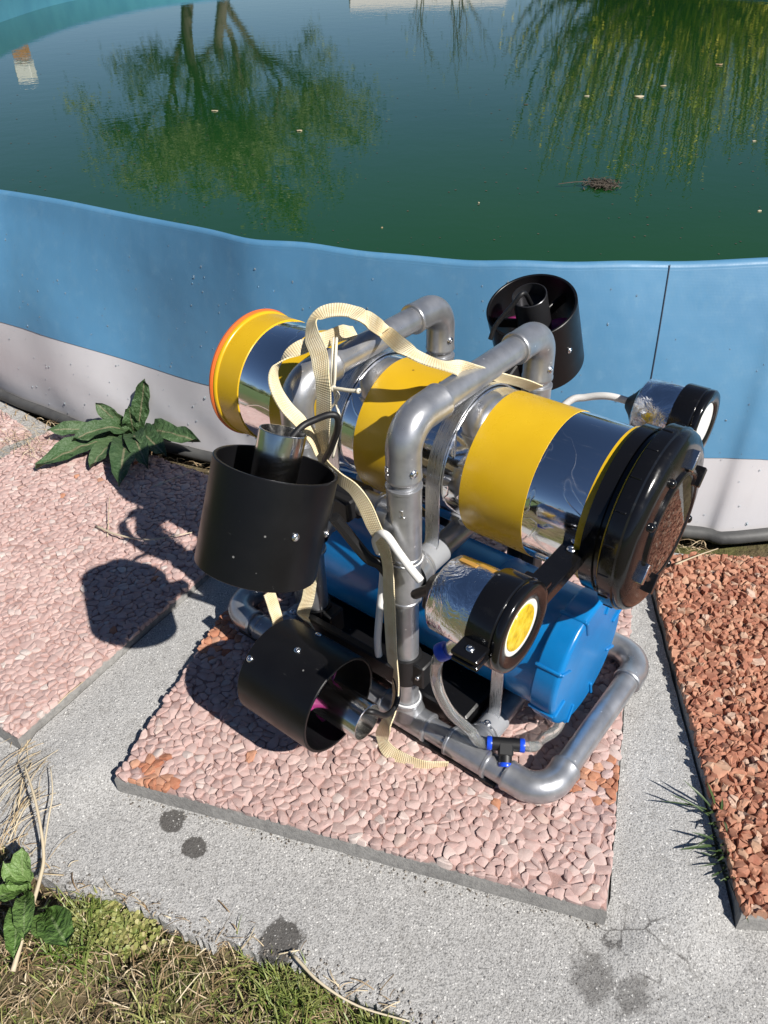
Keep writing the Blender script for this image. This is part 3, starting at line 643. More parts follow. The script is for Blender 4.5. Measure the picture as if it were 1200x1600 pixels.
# small moulded and painted-over marks on the fittings
def mark(c, u, v, bars):
    g = G(); n = np.cross(u, v)
    for (a, b, w, h) in bars: box(g, np.array(c)+a*np.array(u)+b*np.array(v), u, v, n, w, h, .0012, .0003)
    return part('moulded_mark', g, M['strap'], RB)
def on_fit(x, z, ang, r): return np.array([x+r*math.sin(ang), -r*math.cos(ang), z]), np.array([math.cos(ang), math.sin(ang), 0])
c, u = on_fit(XF, .355, .55, FR_+.0003); mark(c, u, Z_, [(0, 0, .0016, .009), (-.0012, .0038, .0026, .0014), (0, -.0045, .0050, .0014)])
c, u = on_fit(XF, .402, -.45, FR_+.0006); mark(c, u, Z_, [(-.003, 0, .0012, .008), (0, .0035, .006, .0012), (0, -.0035, .006, .0012), (.001, 0, .003, .003)])
for x in (XF, XR):
    screw(RB, np.array([x+FR_*.93, -FR_*.35, HZ-.047]), (.93, -.35, .05), .0046); screw(RB, np.array([x+FR_*.97, W_-.004, HZ-.044]), (1, -.15, 0), .0046)
screw(RB, (XF-.003, .12, HZ+PR), (-.1, 0, 1), .003)

# ---- main tube
def sleeve(x0, x1, r, mat, parent, name, cap=False, seg=96, y=TY, z=TZ, edge=.0008):
    g = G(); lathe(g, [(x0, r-edge), (x0, r), (x1, r), (x1, r-edge)], (0, y, z), X_, seg, cap0=cap, cap1=cap); return part(name, g, M[mat], parent, 30)
g = G(); prof = [(-.552, TR-.001), (-.55, TR)]
for xb in (XR, XF): prof += [(xb-.016, TR), (xb-.0140, TR-.0005), (xb+.0140, TR-.0005), (xb+.016, TR)]
prof += [(-.02, TR), (-.018, TR-.001)]; lathe(g, prof, (0, TY, TZ), X_, 128, cap0=True, cap1=True); tube = part('main_tube', g, M['alu'], RB, 30)
for x0, x1 in ((-.4514, -.3690), (-.3151, -.2270), (-.1676, -.0910)): sleeve(x0, x1, TR+.0006, 'yellow', tube, 'yellow_band', seg=128)
sleeve(-.552, -.5088, TR+.0008, 'yellow', tube, 'yellow_band', seg=128); sleeve(-.0312, -.0195, TR+.0022, 'yellow', tube, 'yellow_trim', seg=128)
g = G(); lathe(g, [(-.560, .060), (-.560, .0835), (-.5585, .0872), (-.5555, .0880), (-.553, .0868), (-.5522, .0845)], (0, TY, TZ), X_, 96, cap0=True); part('end_cap', g, M['orange'], tube, 40)
g = G(); lathe(g, [(-.5522, .0842), (-.5515, .0862), (-.549, .0866), (-.5465, .0852), (-.546, .0835)], (0, TY, TZ), X_, 96); part('end_rim', g, M['yellow'], tube, 50)
# black collar and screwed lid with a round window
g = G(); lathe(g, [(-.0222, .0838), (-.021, .0872), (-.017, .0876), (-.004, .0876), (-.003, .084)], (0, TY, TZ), X_, 96); part('collar', g, M['black'], tube, 40)
g = G(); lathe(g, [(-.0042, .086), (-.003, .0905), (-.001, .091), (.0, .089)], (0, TY, TZ), X_, 96); part('gasket', g, M['yellow'], tube, 40)
LX = .0
g = G(); lathe(g, [(LX, .085), (LX, .0965), (LX+.0012, .0985), (LX+.004, .0992), (LX+.0155, .0990), (LX+.0170, .0972), (LX+.0195, .0972), (LX+.0235, .0950), (LX+.0275, .0895), (LX+.0292, .0840), (LX+.0300, .0780), (LX+.0308, .0620), (LX+.0334, .0610), (LX+.0342, .0590), (LX+.0342, .0560), (LX+.0335, .0548), (LX+.0325, .0545)], (0, TY, TZ), X_, 96, cap0=True)
lid = part('lid', g, M['black'], RB, 40)
g = G(); lathe(g, [(LX+.0330, .0550), (LX+.0334, .052), (LX+.0336, .001)], (0, TY, TZ), X_, 72, cap1=True); part('window', g, M['window'], lid, 60)
for k in range(18):
    a = 2*math.pi*k/18+.1; rd = np.array([0, math.cos(a), math.sin(a)]); tg = np.cross(X_, rd); g = G(); box(g, np.array([LX+.0075, TY, TZ])+rd*.0990, X_, tg, rd, .0105, .0022, .0022, .0006); part('grip_rib', g, M['black'], lid)
def lidpt(px, py, x=LX+.026): return L(px, py, 0, x)
ctr_lid = np.array([LX, TY, TZ]); ld = nrm([0, .67, .74]); le = nrm([0, .74, -.67])
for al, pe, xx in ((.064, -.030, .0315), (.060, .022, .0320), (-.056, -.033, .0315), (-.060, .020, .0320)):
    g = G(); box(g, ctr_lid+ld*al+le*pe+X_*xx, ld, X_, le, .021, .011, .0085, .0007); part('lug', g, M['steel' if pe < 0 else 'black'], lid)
for deg, rd_, xx in ((112, .071, .030), (150, .071, .030), (335, .070, .030), (290, .070, .030)):
    a = math.radians(deg); rd = np.array([0, math.cos(a), math.sin(a)]); g = G(); lathe(g, [(-.002, .0048), (.0025, .0045), (.0045, .0032), (.0052, .001)], ctr_lid+rd*rd_+X_*xx, X_, 18, cap1=True); part('stud', g, M['black'], lid, 60)
# aluminium straps holding the tube down on the cross pipes
def strap(x, cy, cz, r, zfoot, yfoot, width=.018, name='strap'):
    pts = [(x, cy-yfoot, zfoot), (x, cy-r-.006, zfoot), (x, cy-r-.0015, zfoot+.0015), (x, cy-r, zfoot+.008)]
    pts += [(x, cy-r, zfoot+.008+(cz-zfoot-.008)*t) for t in (.35, .7)]
    pts += [(x, cy-r*math.cos(t), cz+r*math.sin(t)) for t in np.linspace(0, math.pi, 40)]
    q = [(p[0], 2*cy-p[1], p[2]) for p in pts[:6]][::-1]; pts = pts+q
    g = G(); ribbon(g, pts, [(width, 0, 0)]*len(pts), .0018); return part(name, g, M['strap'], RB, 40)
for x in (XF, XR):
    strap(x, TY, TZ, TR+.0014, .252+FR_*.72, .120)
    for y in (.030, W_-.030): screw(RB, (x, y, .252+FR_*.78), (0, 0, 1), .0048)
    for y in (.050, W_-.050):
        g = G(); lathe(g, [(-.016, PR), (-.0155, .0172), (.0155, .0172), (.016, PR)], (x, y, .252), Y_, 32); part('sleeve', g, M['greyplastic'], RB)
# ---- blue ballast tank
KZ, KR = .1165, .0785
g = G(); lathe(g, [(-.505, KR*.5), (-.505, KR-.004), (-.500, KR), (-.06, KR), (-.058, KR*.9)], (0, TY, KZ), X_, 96, cap0=True); tank = part('ballast_tank', g, M['blue'], RB, 40)
g = G(); lathe(g, [(-.0585, KR-.002), (-.0585, .0845), (-.0570, .0865), (-.032, .0872), (-.0285, .0860), (-.0265, .0825), (-.0262, .0790), (-.0262, .001)], (0, TY, KZ), X_, 40, cap1=True); capo = part('tank_cap', g, M['blue'], tank, 30)
bv = capo.modifiers.new('bevel', 'BEVEL'); bv.width = .003; bv.segments = 2; bv.limit_method = 'ANGLE'; bv.angle_limit = math.radians(20)
for k in range(8):
    a = math.radians(18+45*k); rd = np.array([0, math.cos(a), math.sin(a)]); tg = np.cross(X_, rd); g = G()
    box(g, np.array([-.043, TY, KZ])+rd*.0868, X_, tg, rd, .034, .0042, .0042, .0012); box(g, np.array([-.0262, TY, KZ])+rd*.074, X_, tg, rd, .005, .0042, .026, .0012); part('cap_rib', g, M['blue'], tank)
g = G(); lathe(g, [(-.505, KR-.002), (-.505, .0845), (-.47, .0865), (-.468, KR)], (0, TY, KZ), X_, 40); part('tank_collar', g, M['blue'], tank)
for x in (-.24, -.16): sleeve(x, x+.0012, KR+.0006, 'blue', tank, 'weld_line', seg=80, z=KZ)
for x in (-.105, -.44):
    strap(x, TY, KZ, KR+.0014, Z0+FR_*.72, .108, .016)
    for y in (.040, W_-.040):
        screw(RB, (x, y, Z0+FR_*.75+.001), (0, 0, 1), .0052)
        g = G(); lathe(g, [(-.014, PR), (-.0135, .0172), (.0135, .0172), (.014, PR)], (x, y+(.012 if y < .1 else -.012), Z0), Y_, 32); part('sleeve', g, M['greyplastic'], RB)

g = G(); box(g, (-.272, TY, .0215), X_, Y_, Z_, .285, .215, .028, .003); part('ballast_plate', g, M['satin'], RB)
# ---- thrusters
def thruster(front, axis, motor_mat, protr, prop_mat='magenta', name='thruster', twist=.2, prop_at=-.054):
    """front: centre of the open end the motor looks out of, axis: outward"""
    front = np.array(front, float); axis = nrm(axis); R_, r_, Ln = .0604, .0568, .1067; u, v = frame(axis); g = G()
    lathe(g, [(-Ln, r_), (-Ln, R_-.0006), (-Ln+.0006, R_), (-.0008, R_), (0, R_-.0008), (0, r_+.0006), (-.0006, r_)], front, axis, 96, closed=True); th = part(name, g, M['satin'], RB, 40)
    g = G(); rm = .0228; lathe(g, [(-.042, rm*.4), (-.042, rm*.96), (-.040, rm), (protr-.0006, rm), (protr, rm-.0006), (protr, rm-.0014), (protr-.020, rm-.0018), (protr-.021, .001)], front, axis, 48, cap0=True, cap1=True); part('motor', g, M[motor_mat], th, 40)
    g = G(); lathe(g, [(-.065, .003), (-.064, .009), (-.044, .0105), (-.043, .004)], front, axis, 24, cap0=True); hub = part('propeller', g, M[prop_mat], th, 50)
    for k in range(3):
        a0 = twist+2*math.pi*k/3; V = []; n1 = 7; n2 = 4
        for i in range(n1):
            rr_ = .008+.045*i/(n1-1); ch = .010+.016*math.sin(math.pi*min(1, .15+.75*i/(n1-1))); pit = 1.05-.6*i/(n1-1)
            for j in range(n2):
                s = (j/(n2-1)-.5)*ch; aa = a0+s*math.cos(pit)/rr_; V.append(front+axis*(prop_at+s*math.sin(pit))+rr_*(math.cos(aa)*u+math.sin(aa)*v))
        g = G(); g.add(V, [(i*n2+j, i*n2+j+1, (i+1)*n2+j+1, (i+1)*n2+j) for i in range(n1-1) for j in range(n2-1)]); b = part('blade', g, M[prop_mat], th, 60)
        sm = b.modifiers.new('thick', 'SOLIDIFY'); sm.thickness = .0018
        a1 = a0+.6; rd = math.cos(a1)*u+math.sin(a1)*v; g = G(); box(g, front-axis*.034+rd*((.0228+.057)/2), rd, np.cross(axis, rd), axis, .057-.0205, .0035, .016, .0008); part('motor_arm', g, M['satin'], th)
    return th
TA = math.sin(.4215), math.cos(.4215)
NT = np.array([-.2735, -.1044, .4317]); an = np.array([0, TA[0], TA[1]])
t1 = thruster(NT, an, 'steel', .033)
FT = np.array([-.2735, W_+.1044, .4300]); af = np.array([0, -TA[0], TA[1]])
t2 = thruster(FT, af, 'darksteel', .018)
HT = np.array([-.222, -.100, .117]); t3 = thruster(HT, X_, 'steel', .041, twist=2.75, prop_at=-.030)
t4 = thruster(HT*[1, 0, 1]+[0, W_+.100, 0], X_, 'darksteel', .030)
# bolts through the shrouds
def shroud_bolt(th, front, axis, along, rd, r=.0042):
    rd = nrm(np.array(rd)-np.dot(rd, axis)*np.array(axis)); return screw(th, np.array(front)-np.array(axis)*along+rd*.0604, rd, r, 'bolt')
for px, py in ((465, 842), (507, 833)):
    best = min(((np.linalg.norm(to_px(VEH+VM@(NT-an*al+.0604*(math.cos(a)*X_+math.sin(a)*np.cross(an, X_))))[0]-[px, py]), al, a) for al in np.linspace(.02, .1, 17) for a in np.linspace(0, 2*math.pi, 73) if (math.cos(a)*X_+math.sin(a)*np.cross(an, X_))@(CAML-NT) > 0))
    shroud_bolt(t1, NT, an, best[1], math.cos(best[2])*X_+math.sin(best[2])*np.cross(an, X_))
for px, py in ((464, 1014), (499, 993), (393, 1029)):
    best = min(((np.linalg.norm(to_px(VEH+VM@(HT-X_*al+.0604*(math.cos(a)*Y_+math.sin(a)*Z_)))[0]-[px, py]), al, a) for al in np.linspace(.005, .1, 20) for a in np.linspace(0, 2*math.pi, 73) if (math.cos(a)*Y_+math.sin(a)*Z_)@(CAML-HT) > 0))
    shroud_bolt(t3, HT, X_, best[1], math.cos(best[2])*Y_+math.sin(best[2])*Z_)
for al, a in ((.062, -1.0), (.05, .25)): shroud_bolt(t2, FT, af, al, math.cos(a)*X_+math.sin(a)*np.cross(X_, af))
# brackets: plates on the shrouds, clamps on the frame
for (fr, ax, sg) in ((NT, an, 1), (FT, af, -1)):
    rd = nrm(np.array([0, sg*math.cos(.4215), -math.sin(.4215)])); c0 = fr-ax*.055+rd*.0625
    g = G(); box(g, c0, X_, ax, rd, .036, .050, .005, .001); box(g, c0+rd*.016, X_, ax, rd, .020, .022, .030, .002); part('bracket', g, M['rubber'], RB)
    g = G(); yy = 0 if sg == 1 else W_; lathe(g, [(-.016, PR), (-.0155, .0195), (.0155, .0195), (.016, PR)], (-.2735, yy, .333), X_, 32); box(g, (-.2735, yy-sg*.018, .333), X_, Y_, Z_, .034, .020, .026, .002); part('clamp', g, M['rubber'], RB)
for sg, yy in ((1, 0), (-1, W_)):
    g = G(); box(g, (-.272, yy-sg*.022, .117), X_, Y_, Z_, .150, .012, .030, .002); part('bracket', g, M['rubber'], RB)
    for x in (XF, XR):
        g = G(); lathe(g, [(-.021, PR), (-.0205, .0192), (.0205, .0192), (.021, PR)], (x, yy, .113), Z_, 32); box(g, (x+.021, yy+sg*.004, .113), X_, Y_, Z_, .022, .026, .036, .002); part('clamp', g, M['rubber'], RB); screw(RB, (x+.024, yy-sg*.0095, .113), (0, -sg, 0), .0032)
g = G(); sweep(g, catmull([L(522, 808, 1, -.045), L(548, 840, 1, -.03), L(575, 872, 1, -.02), L(600, 888, 1, -.012), (XF, -.004, .215)], 6), .0065, 8); part('strut', g, M['rubber'], RB)
screw(RB, L(497, 803, 1, -.06), (.6, -.6, .3), .004)

# ---- lamps on an arm across the collar
def lamp(y, z, near):
    g = G(); xf = -.0125; R_ = .044
    lathe(g, [(-.094, .022), (-.0935, .034), (-.090, .0375), (-.060, .0388), (-.045, .0385), (-.040, .036)], (0, y, z), X_, 72, cap0=True); lm = part('lamp', g, M['foil'], RB, 60)
    g = G(); lathe(g, [(-.112, .008), (-.104, .016), (-.095, .029), (-.0915, .033)], (0, y, z), X_, 24, cap0=True); part('rear_cap', g, M['rubber'], lm, 60)
    g = G(); lathe(g, [(-.046, .038), (-.046, .0432), (-.044, .0440), (-.022, .0440), (-.0205, .0425), (-.0195, .0405)], (0, y, z), X_, 72); part('clamp_ring', g, M['black'], lm, 40)
    g = G(); lathe(g, [(-.0205, .040), (-.0205, .0425), (-.0185, .0438), (-.0140, .0436), (-.0120, .0418), (-.0118, .0370), (-.0128, .0315), (-.0140, .0280), (-.0150, .0274)], (0, y, z), X_, 72); part('bezel', g, M['black'], lm, 50)
    g = G(); lathe(g, [(-.0148, .0278), (-.0144, .0270), (-.0150, .0225), (-.0160, .0215)], (0, y, z), X_, 60); part('reflector_rim', g, M['lenswhite'], lm, 60)
    g = G(); lathe(g, [(-.0150, .0228), (-.0138, .0222), (-.0135, .001)], (0, y-.0015, z+.001), X_, 48, cap1=True); part('lens', g, M['lens' if near else 'lenswhite'], lm, 60)
    for sg in (-1, 1):
        g = G(); box(g, (-.033, y+sg*.0515, z+.004), X_, Y_, Z_, .026, .024, .005, .001); box(g, (-.033, y+sg*.0515, z-.004), X_, Y_, Z_, .026, .022, .005, .001); part('clamp_wing', g, M['black'], lm); screw(lm, (-.033, y+sg*.053, z+.0062), (0, 0, 1), .0042)
    if near:
        g = G()
        for a, b, w in ((78, -.076, .006), (70, -.058, .006)):
            t = math.radians(a); rd = np.array([0, math.cos(t), math.sin(t)]); box(g, np.array([b, y, z])+rd*.0387, X_, np.cross(X_, rd), rd, .018, w, .001, .0003)
        part('tape_patch', g, M['tape'], lm)
    return lm
lm1 = lamp(-.078, .3470, True); lm2 = lamp(.350, .3470, False)
for sg, y0, y1 in ((1, -.030, .052), (-1, .302, .220)):
    g = G(); box(g, (-.033+.002, (y0+y1)/2, .3425), X_, Y_, Z_, .026, abs(y1-y0)+.03, .004, .001); box(g, (-.0195, (y0+y1)/2, .3375), X_, Y_, Z_, .003, abs(y1-y0)+.02, .012, .0006); part('lamp_arm', g, M['black'], RB)
    screw(RB, (-.031, y1-sg*.006, .3455), (0, 0, 1), .0050); screw(RB, (-.031, y0+sg*.012, .3455), (0, 0, 1), .0044)
g = G(); lathe(g, [(-.006, .0905), (-.006, .0885), (-.020, .0885), (-.020, .0905), (-.006, .0905)], (-.003, TY, TZ), X_, 72); part('collar_clamp', g, M['black'], RB, 40)
# ---- cables and hoses
def wire(pts, r, mat, name, parent=RB, seg=10, n=8): g = G(); sweep(g, catmull(pts, n), r, seg); return part(name, g, M[mat], parent, 60)
wire([(-.110, .350, .347), L(985, 628, 1, .350), L(950, 619, 1, .348), L(915, 621, 1, .345), L(885, 630, 1, .335), (-.215, .300, .28)], .0048, 'cable_white', 'lamp_cable')
wire([(-.112, -.078, .340), (-.135, -.070, .315), L(668, 925, 1, -.045), (-.150, -.030, .262)], .005, 'rubber', 'lamp_cable')
wire([L(657, 907, 1, -.022), L(642, 889, 1, -.024), L(622, 862, 1, -.026), L(605, 838, 1, -.028), L(593, 834, 1, -.026), L(587, 846, 1, -.022), L(592, 862, 1, -.014)], .0046, 'cable_white', 'cable')
wire([L(600, 880, 1, -.012), L(597, 920, 1, -.012), L(593, 960, 1, -.018), L(590, 1000, 1, -.022), L(593, 1030, 1, -.022), L(602, 1052, 1, -.020), L(618, 1066, 1, -.016)], .0046, 'cable_white', 'cable')
wire([NT+an*.014+[0, .008, 0], L(470, 668, 1, -.066), L(492, 656, 1, -.052), L(515, 648, 1, -.040), L(527, 652, 1, -.034), L(527, 672, 1, -.030), L(517, 700, 1, -.026), L(507, 724, 1, -.020), (-.30, .0, .36)], .0035, 'rubber', 'motor_cable')
wire([FT+af*.002+[0, 0, 0], L(818, 458, 1, .345), L(800, 478, 1, .335), L(775, 508, 1, .325), L(766, 530, 1, .32)], .0032, 'rubber', 'motor_cable')
wire([HT+X_*.012, L(580, 1112, 1, -.095), L(600, 1118, 1, -.070), L(615, 1108, 1, -.050), L(622, 1085, 1, -.034), L(618, 1060, 1, -.026), (-.21, -.02, .11)], .0034, 'rubber', 'motor_cable')
# clear air hoses with push-in fittings
def collar_ring(c, a, r=.0068, mat='bluering', ln=.006): g = G(); lathe(g, [(-ln/2, r*.7), (-ln/2, r*.95), (-ln/4, r), (ln/4, r), (ln/2, r*.95), (ln/2, r*.7)], c, a, 20); return part('hose_collar', g, M[mat], RB, 40)
q0 = L(706, 1012, 1, -.078); q1 = L(692, 1018, 1, -.082)
g = G(); sweep(g, [q0+[.012, 0, .020], q0, q1+(q0-q1)*.2], [.0075, .0070, .0062], 16); part('hose_fitting', g, M['zinc'], RB, 40)
collar_ring(q1, q0-q1, .0095, ln=.010)
T0 = np.array([-.066, .018, .046]); Ta = nrm(L(770, 1157, 2, .046)-L(822, 1161, 2, .046)); c1 = T0+Ta*.0195; c2 = T0-Ta*.0195
tb = np.array([0.1, -.85, -.5]); tb = nrm(tb-np.dot(tb, Ta)*Ta); g = G(); sweep(g, [T0+Ta*.018, T0-Ta*.018], .0080, 18); sweep(g, [T0, T0+tb*.022], .0078, 18); box(g, T0+tb*.006, Ta, tb, np.cross(Ta, tb), .018, .017, .0165, .002)
part('tee_connector', g, M['rubber'], RB, 40); collar_ring(c1, Ta, .0084, ln=.006); collar_ring(c2, Ta, .0084, ln=.006); collar_ring(T0+tb*.024, tb, .0084, ln=.005)
wire([q1+(q0-q1)*.1, q1-(q0-q1)*.5+[0, 0, -.008], L(681, 1055, 1, -.066), L(688, 1085, 1, -.055), L(706, 1115, 1, -.036), L(735, 1142, 1, -.008), c1+Ta*.012, c1-Ta*.004], .0063, 'hose', 'air_hose', seg=14)
wire([c2+Ta*.004, c2-Ta*.014, L(846, 1156, 2, .024), L(866, 1143, 2, .018), L(876, 1128, 2, .020), (-.045, .15, .03)], .0063, 'hose', 'air_hose', seg=14)
wire([T0+tb*.024, T0+tb*.034+[.0, 0, -.004], T0+tb*.040+[-.004, 0, -.012]], .0048, 'hose', 'air_hose', seg=14)

# ---- webbing strap draped over the robot
def web(rows, name, label):
    """rows: px, py, plane axis, plane value, projected width vector in px, depth sign"""
    full = .0175; C = []; Wv = []
    for (px, py, ax, val, wx, wy, sg) in rows:
        a = L(px, py, ax, val); d = (ray(px, py)@VM); dep = np.dot(VEH+VM@a-CAM, C_F); mm = dep/F_PX
        wv = ((wx*C_R+wy*C_D)*mm)@VM; l = np.linalg.norm(wv)
        if l > full: wv *= full/l; l = full
        wv = wv + sg*nrm(d)*math.sqrt(max(0, full**2-l**2)); C.append(a); Wv.append(wv)
    C = catmull(C, 10); Wv = catmull(Wv, 10); Wv = np.array([nrm(w)*full for w in Wv]); g = G(); ribbon(g, C, Wv, .0015)
    me = g.mesh(name, 40, uv=g.uv); o = link(name, me, M['web']); o.location = tuple(VEH); o.rotation_euler = (0, 0, VANG); tag(o, label, 'strap'); return o
SPLIT_STRAP = [
    (838, 607, 1, .235, 6, -8, -1), (815, 598, 1, .205, 6, -8, -1), (775, 588, 1, .160, 7, -9, -1), (735, 578, 1, .115, 5, -13, -1), (700, 573, 1, .088, 4, -14, 1), (665, 562, 1, .075, 5, -16, 1), (630, 543, 1, .072, 8, -18, 1),
    (600, 517, 2, .468, 10, -17, 1), (575, 499, 1, .072, 9, -19, 1), (550, 487, 1, .066, 3, -20, 1), (525, 484, 1, .058, -2, -22, 1), (503, 489, 1, .048, -7, -19, 1), (488, 502, 1, .036, -9, -5, 1), (487, 524, 1, .020, -15, -1, 1), (498, 552, 1, -.004, -22, 2, 1),
    (503, 585, 1, -.026, -22, 0, 1), (506, 620, 1, -.028, -21, 0, 1), (505, 655, 1, -.026, -20, -1, 1), (503, 690, 1, -.024, -18, -2, 1), (506, 722, 1, -.024, -16, -5, 1), (530, 747, 1, -.028, -7, 13, 1), (553, 765, 1, -.028, -10, 15, 1), (570, 790, 1, -.028, -18, 10, 1), (583, 820, 1, -.028, -20, 6, 1), (597, 850, 1, -.026, -16, 3, 1), (606, 885, 1, -.024, -13, 1, 1), (608, 930, 1, -.024, -14, 0, 1), (610, 980, 1, -.024, -14, 0, 1), (613, 1030, 1, -.026, -13, -1, 1), (618, 1070, 1, -.030, -9, -2, 1), (616, 1105, 1, -.040, -7, -3, 1), (604, 1132, 1, -.055, -11, -6, 1), (597, 1152, 2, .016, -13, 3, 1), (606, 1172, 2, .006, -16, 13, 1), (632, 1187, 2, .004, -9, 18, 1), (662, 1196, 2, .004, -3, 16, 1), (700, 1195, 2, .003, 2, 9, 1)]
web(SPLIT_STRAP, 'webbing_strap', 'long cream webbing strap draped over the hoops and trailing onto the pink slab')
web([(556, 520, 2, .466, 3, -16, 1), (535, 520, 2, .474, 4, -20, 1), (505, 532, 1, .030, 6, -24, 1), (475, 541, 1, .014, 5, -24, 1), (447, 556, 1, -.004, 8, -16, 1), (431, 576, 1, -.016, 9, -4, 1), (430, 603, 1, -.030, 14, -5, 1), (446, 634, 1, -.036, 15, -12, 1), (470, 660, 1, -.034, 14, -16, 1), (490, 685, 1, -.028, 14, -14, 1), (500, 705, 1, -.024, 16, -6, 1)], 'webbing_loop', 'cream webbing loop hanging round the rear hoop elbow above the steel motor')
web([(486, 905, 1, -.02, 14, 3, 1), (481, 935, 1, -.022, 16, 4, 1), (474, 962, 1, -.03, 17, 8, 1), (490, 982, 1, -.05, 8, 14, 1)], 'webbing_tail', 'short cream webbing tail between the two black thrusters near the post')
web([(420, 925, 1, -.04, 15, -2, 1), (428, 950, 1, -.04, 15, -4, 1), (434, 975, 1, -.04, 13, -6, 1), (428, 1000, 1, -.03, 12, -6, 1)], 'webbing_end', 'dim cream webbing end hanging behind the sideways black thruster')
sroot = empty('knotted_string', tuple(VEH), VANG); tag(sroot, 'thin white string knotted round the rear hoop with a frayed end', 'string')
def strg(pts, r=.0016): g = G(); sweep(g, catmull(pts, 7), r, 7); return part('cord', g, M['string'], sroot, 179)
for dx in (0, 5): strg([L(521+dx, 528, 1, .045), L(520+dx, 545, 1, .030), L(519+dx, 570, 1, .020), L(518+dx, 592, 1, .018), L(521, 607, 1, .018)])
strg([L(521, 607, 1, .016), L(531, 608, 1, .015), L(545, 610, 1, .015), L(560, 611, 1, .016)], .0021); strg([L(521, 607, 1, .018), L(529, 618, 1, .018), L(522, 632, 1, .018), L(512, 640, 1, .016), L(505, 642, 1, .0)]); strg([L(522, 607, 1, .018), L(525, 630, 1, .018), L(531, 655, 1, .016), L(528, 680, 1, .014), L(520, 715, 1, .01)], .0014)
g = G(); lathe(g, [(-.004, .001), (-.002, .0036), (.001, .0040), (.004, .001)], L(521, 607, 1, .017), (0.3, .2, 1), 12); part('knot', g, M['string'], sroot, 179)
g = G(); lathe(g, [(-.002, .001), (-.001, .003), (.001, .0032), (.002, .001)], L(560, 611, 1, .016), (1, 0, .1), 10); part('knot', g, M['string'], sroot, 179)

# ================================================================== PLANTS
def leaf_mesh(base, tip, width, up, arch=.25, wav=.12, n1=12, n2=6, rnd=.5, shape='long', curl=0.):
    """a leaf blade from base to tip: up = its upper side, arch = sag upward, wavy margins; uv x across, y along"""
    base, tip = np.array(base, float), np.array(tip, float); d = tip-base; ln = np.linalg.norm(d); T = d/ln; up = nrm(np.array(up)-np.dot(up, T)*T); sd_ = np.cross(T, up); V = []; UV = []; ph = random.random()*6
    for i in range(n1+1):
        t = i/n1; c = base+d*t+up*arch*ln*math.sin(math.pi*min(1, t*.98))+up*curl*ln*t*t
        if shape == 'long': w = width*(.14+.86*max(0, math.sin(math.pi*min(1., .06+.94*t**1.25)))**.62)*(1 if t < .97 else .75)
        else: w = width*(.10 if t < .25 else math.sin(math.pi*min(1., (t-.22)/.80))**.6+.05)
        if t > .985: w = width*.08
        for j in range(n2+1):
            s = j/n2*2-1; V.append(c+sd_*w/2*s*(1+.06*math.sin(t*23+ph+s))+up*(width*.16*abs(s)**1.3+wav*width*abs(s)*math.sin(t*15+ph+s*2.2)+.07*width*math.sin(t*27+s*6+ph)*math.sin(t*11-s*4+ph*2))); UV.append(((s+1)/2, t))
    m_ = n2+1; g = G(); g.add(V, [(i*m_+j, i*m_+j+1, (i+1)*m_+j+1, (i+1)*m_+j) for i in range(n1) for j in range(n2)], rnd); g.uv = UV; return g
def leaf(root, *a, mat='dock', **kw):
    g = leaf_mesh(*a, **kw); me = g.mesh('leaf', 179, rnd=True, uv=g.uv); return link('leaf', me, M[mat], root)
# ---- the big weed at the foot of the wall
wb = on_z(212, 692, GZ); weed = empty('leafy_weed', tuple(wb)); tag(weed, 'dark green leafy weed growing at the foot of the white pool band', 'weed')
def gz(px, py, z): return on_z(px, py, z)-wb
def gy(px, py, dy): return on_y(px, py, wb[1]+dy)-wb
O0 = np.array([0, 0, .012])
for tip, w, up, arch, wav, r in (
    (gz(56, 733, .012), .062, (0, -.35, 1), .10, .10, .5), (gz(141, 733, .010), .052, (0, -.2, 1), .12, .05, .75), (gz(186, 762, .012), .060, (.2, -.2, 1), .14, .08, .1),
    (gz(74, 673, .030), .040, (0, -.6, 1), .12, .2, .6), (gy(150, 629, .012), .040, (.1, -1, .4), .06, .12, .7), (gy(226, 592, .012), .042, (0, -1, .3), -.03, .12, .35), (gy(202, 634, -.012), .036, (0, -1, .5), .08, .22, .5),
    (gz(314, 692, .030), .050, (0, -.5, 1), .12, .2, .55), (gy(279, 664, -.012), .038, (-.2, -1, .5), .10, .3, .2), (gz(262, 716, .016), .055, (0, -.3, 1), .2, .12, .05), (gy(248, 676, -.012), .036, (0, -.8, .8), .14, .2, .4), (gz(112, 690, .03), .050, (0, -.5, 1), .22, .15, .3), (gz(232, 735, .012), .05, (0, -.3, 1), .2, .1, .1), (gy(180, 660, -.012), .034, (0, -1, .6), .1, .2, .6)):
    leaf(weed, O0+rng.normal(0, .004, 3)*[1, 1, .3], tip, w*.85, up, arch=arch, wav=wav, rnd=r)
# ---- broad-leaved plant in the grass
pb = on_z(48, 1398, GZ-.012); plant = empty('broadleaf_plant', tuple(pb)); tag(plant, 'light green broad-leaved plant at the edge of the dry grass', 'plant')
for tip, w, r, up in ((on_z(36, 1322, .02), .036, .9, (0, -.6, 1)), (on_z(8, 1385, .012), .030, .5, (0, -.2, 1)), (on_z(22, 1500, .0), .032, .3, (0, 0, 1)), (on_z(38, 1470, .006), .030, .6, (.1, 0, 1)), (on_z(-30, 1420, .01), .03, .4, (0, -.2, 1)), (on_z(5, 1345, .02), .026, .8, (0, -.3, 1))):
    leaf(plant, (0, 0, .004), tip-pb, w*.72, up, mat='broad', arch=.14, wav=.09, rnd=r, shape='oval')
pb2 = on_z(78, 1425, GZ-.012); plant2 = empty('broadleaf_seedling', tuple(pb2)); tag(plant2, 'grey green seedling with one large pointed leaf beside grass tuft', 'plant')
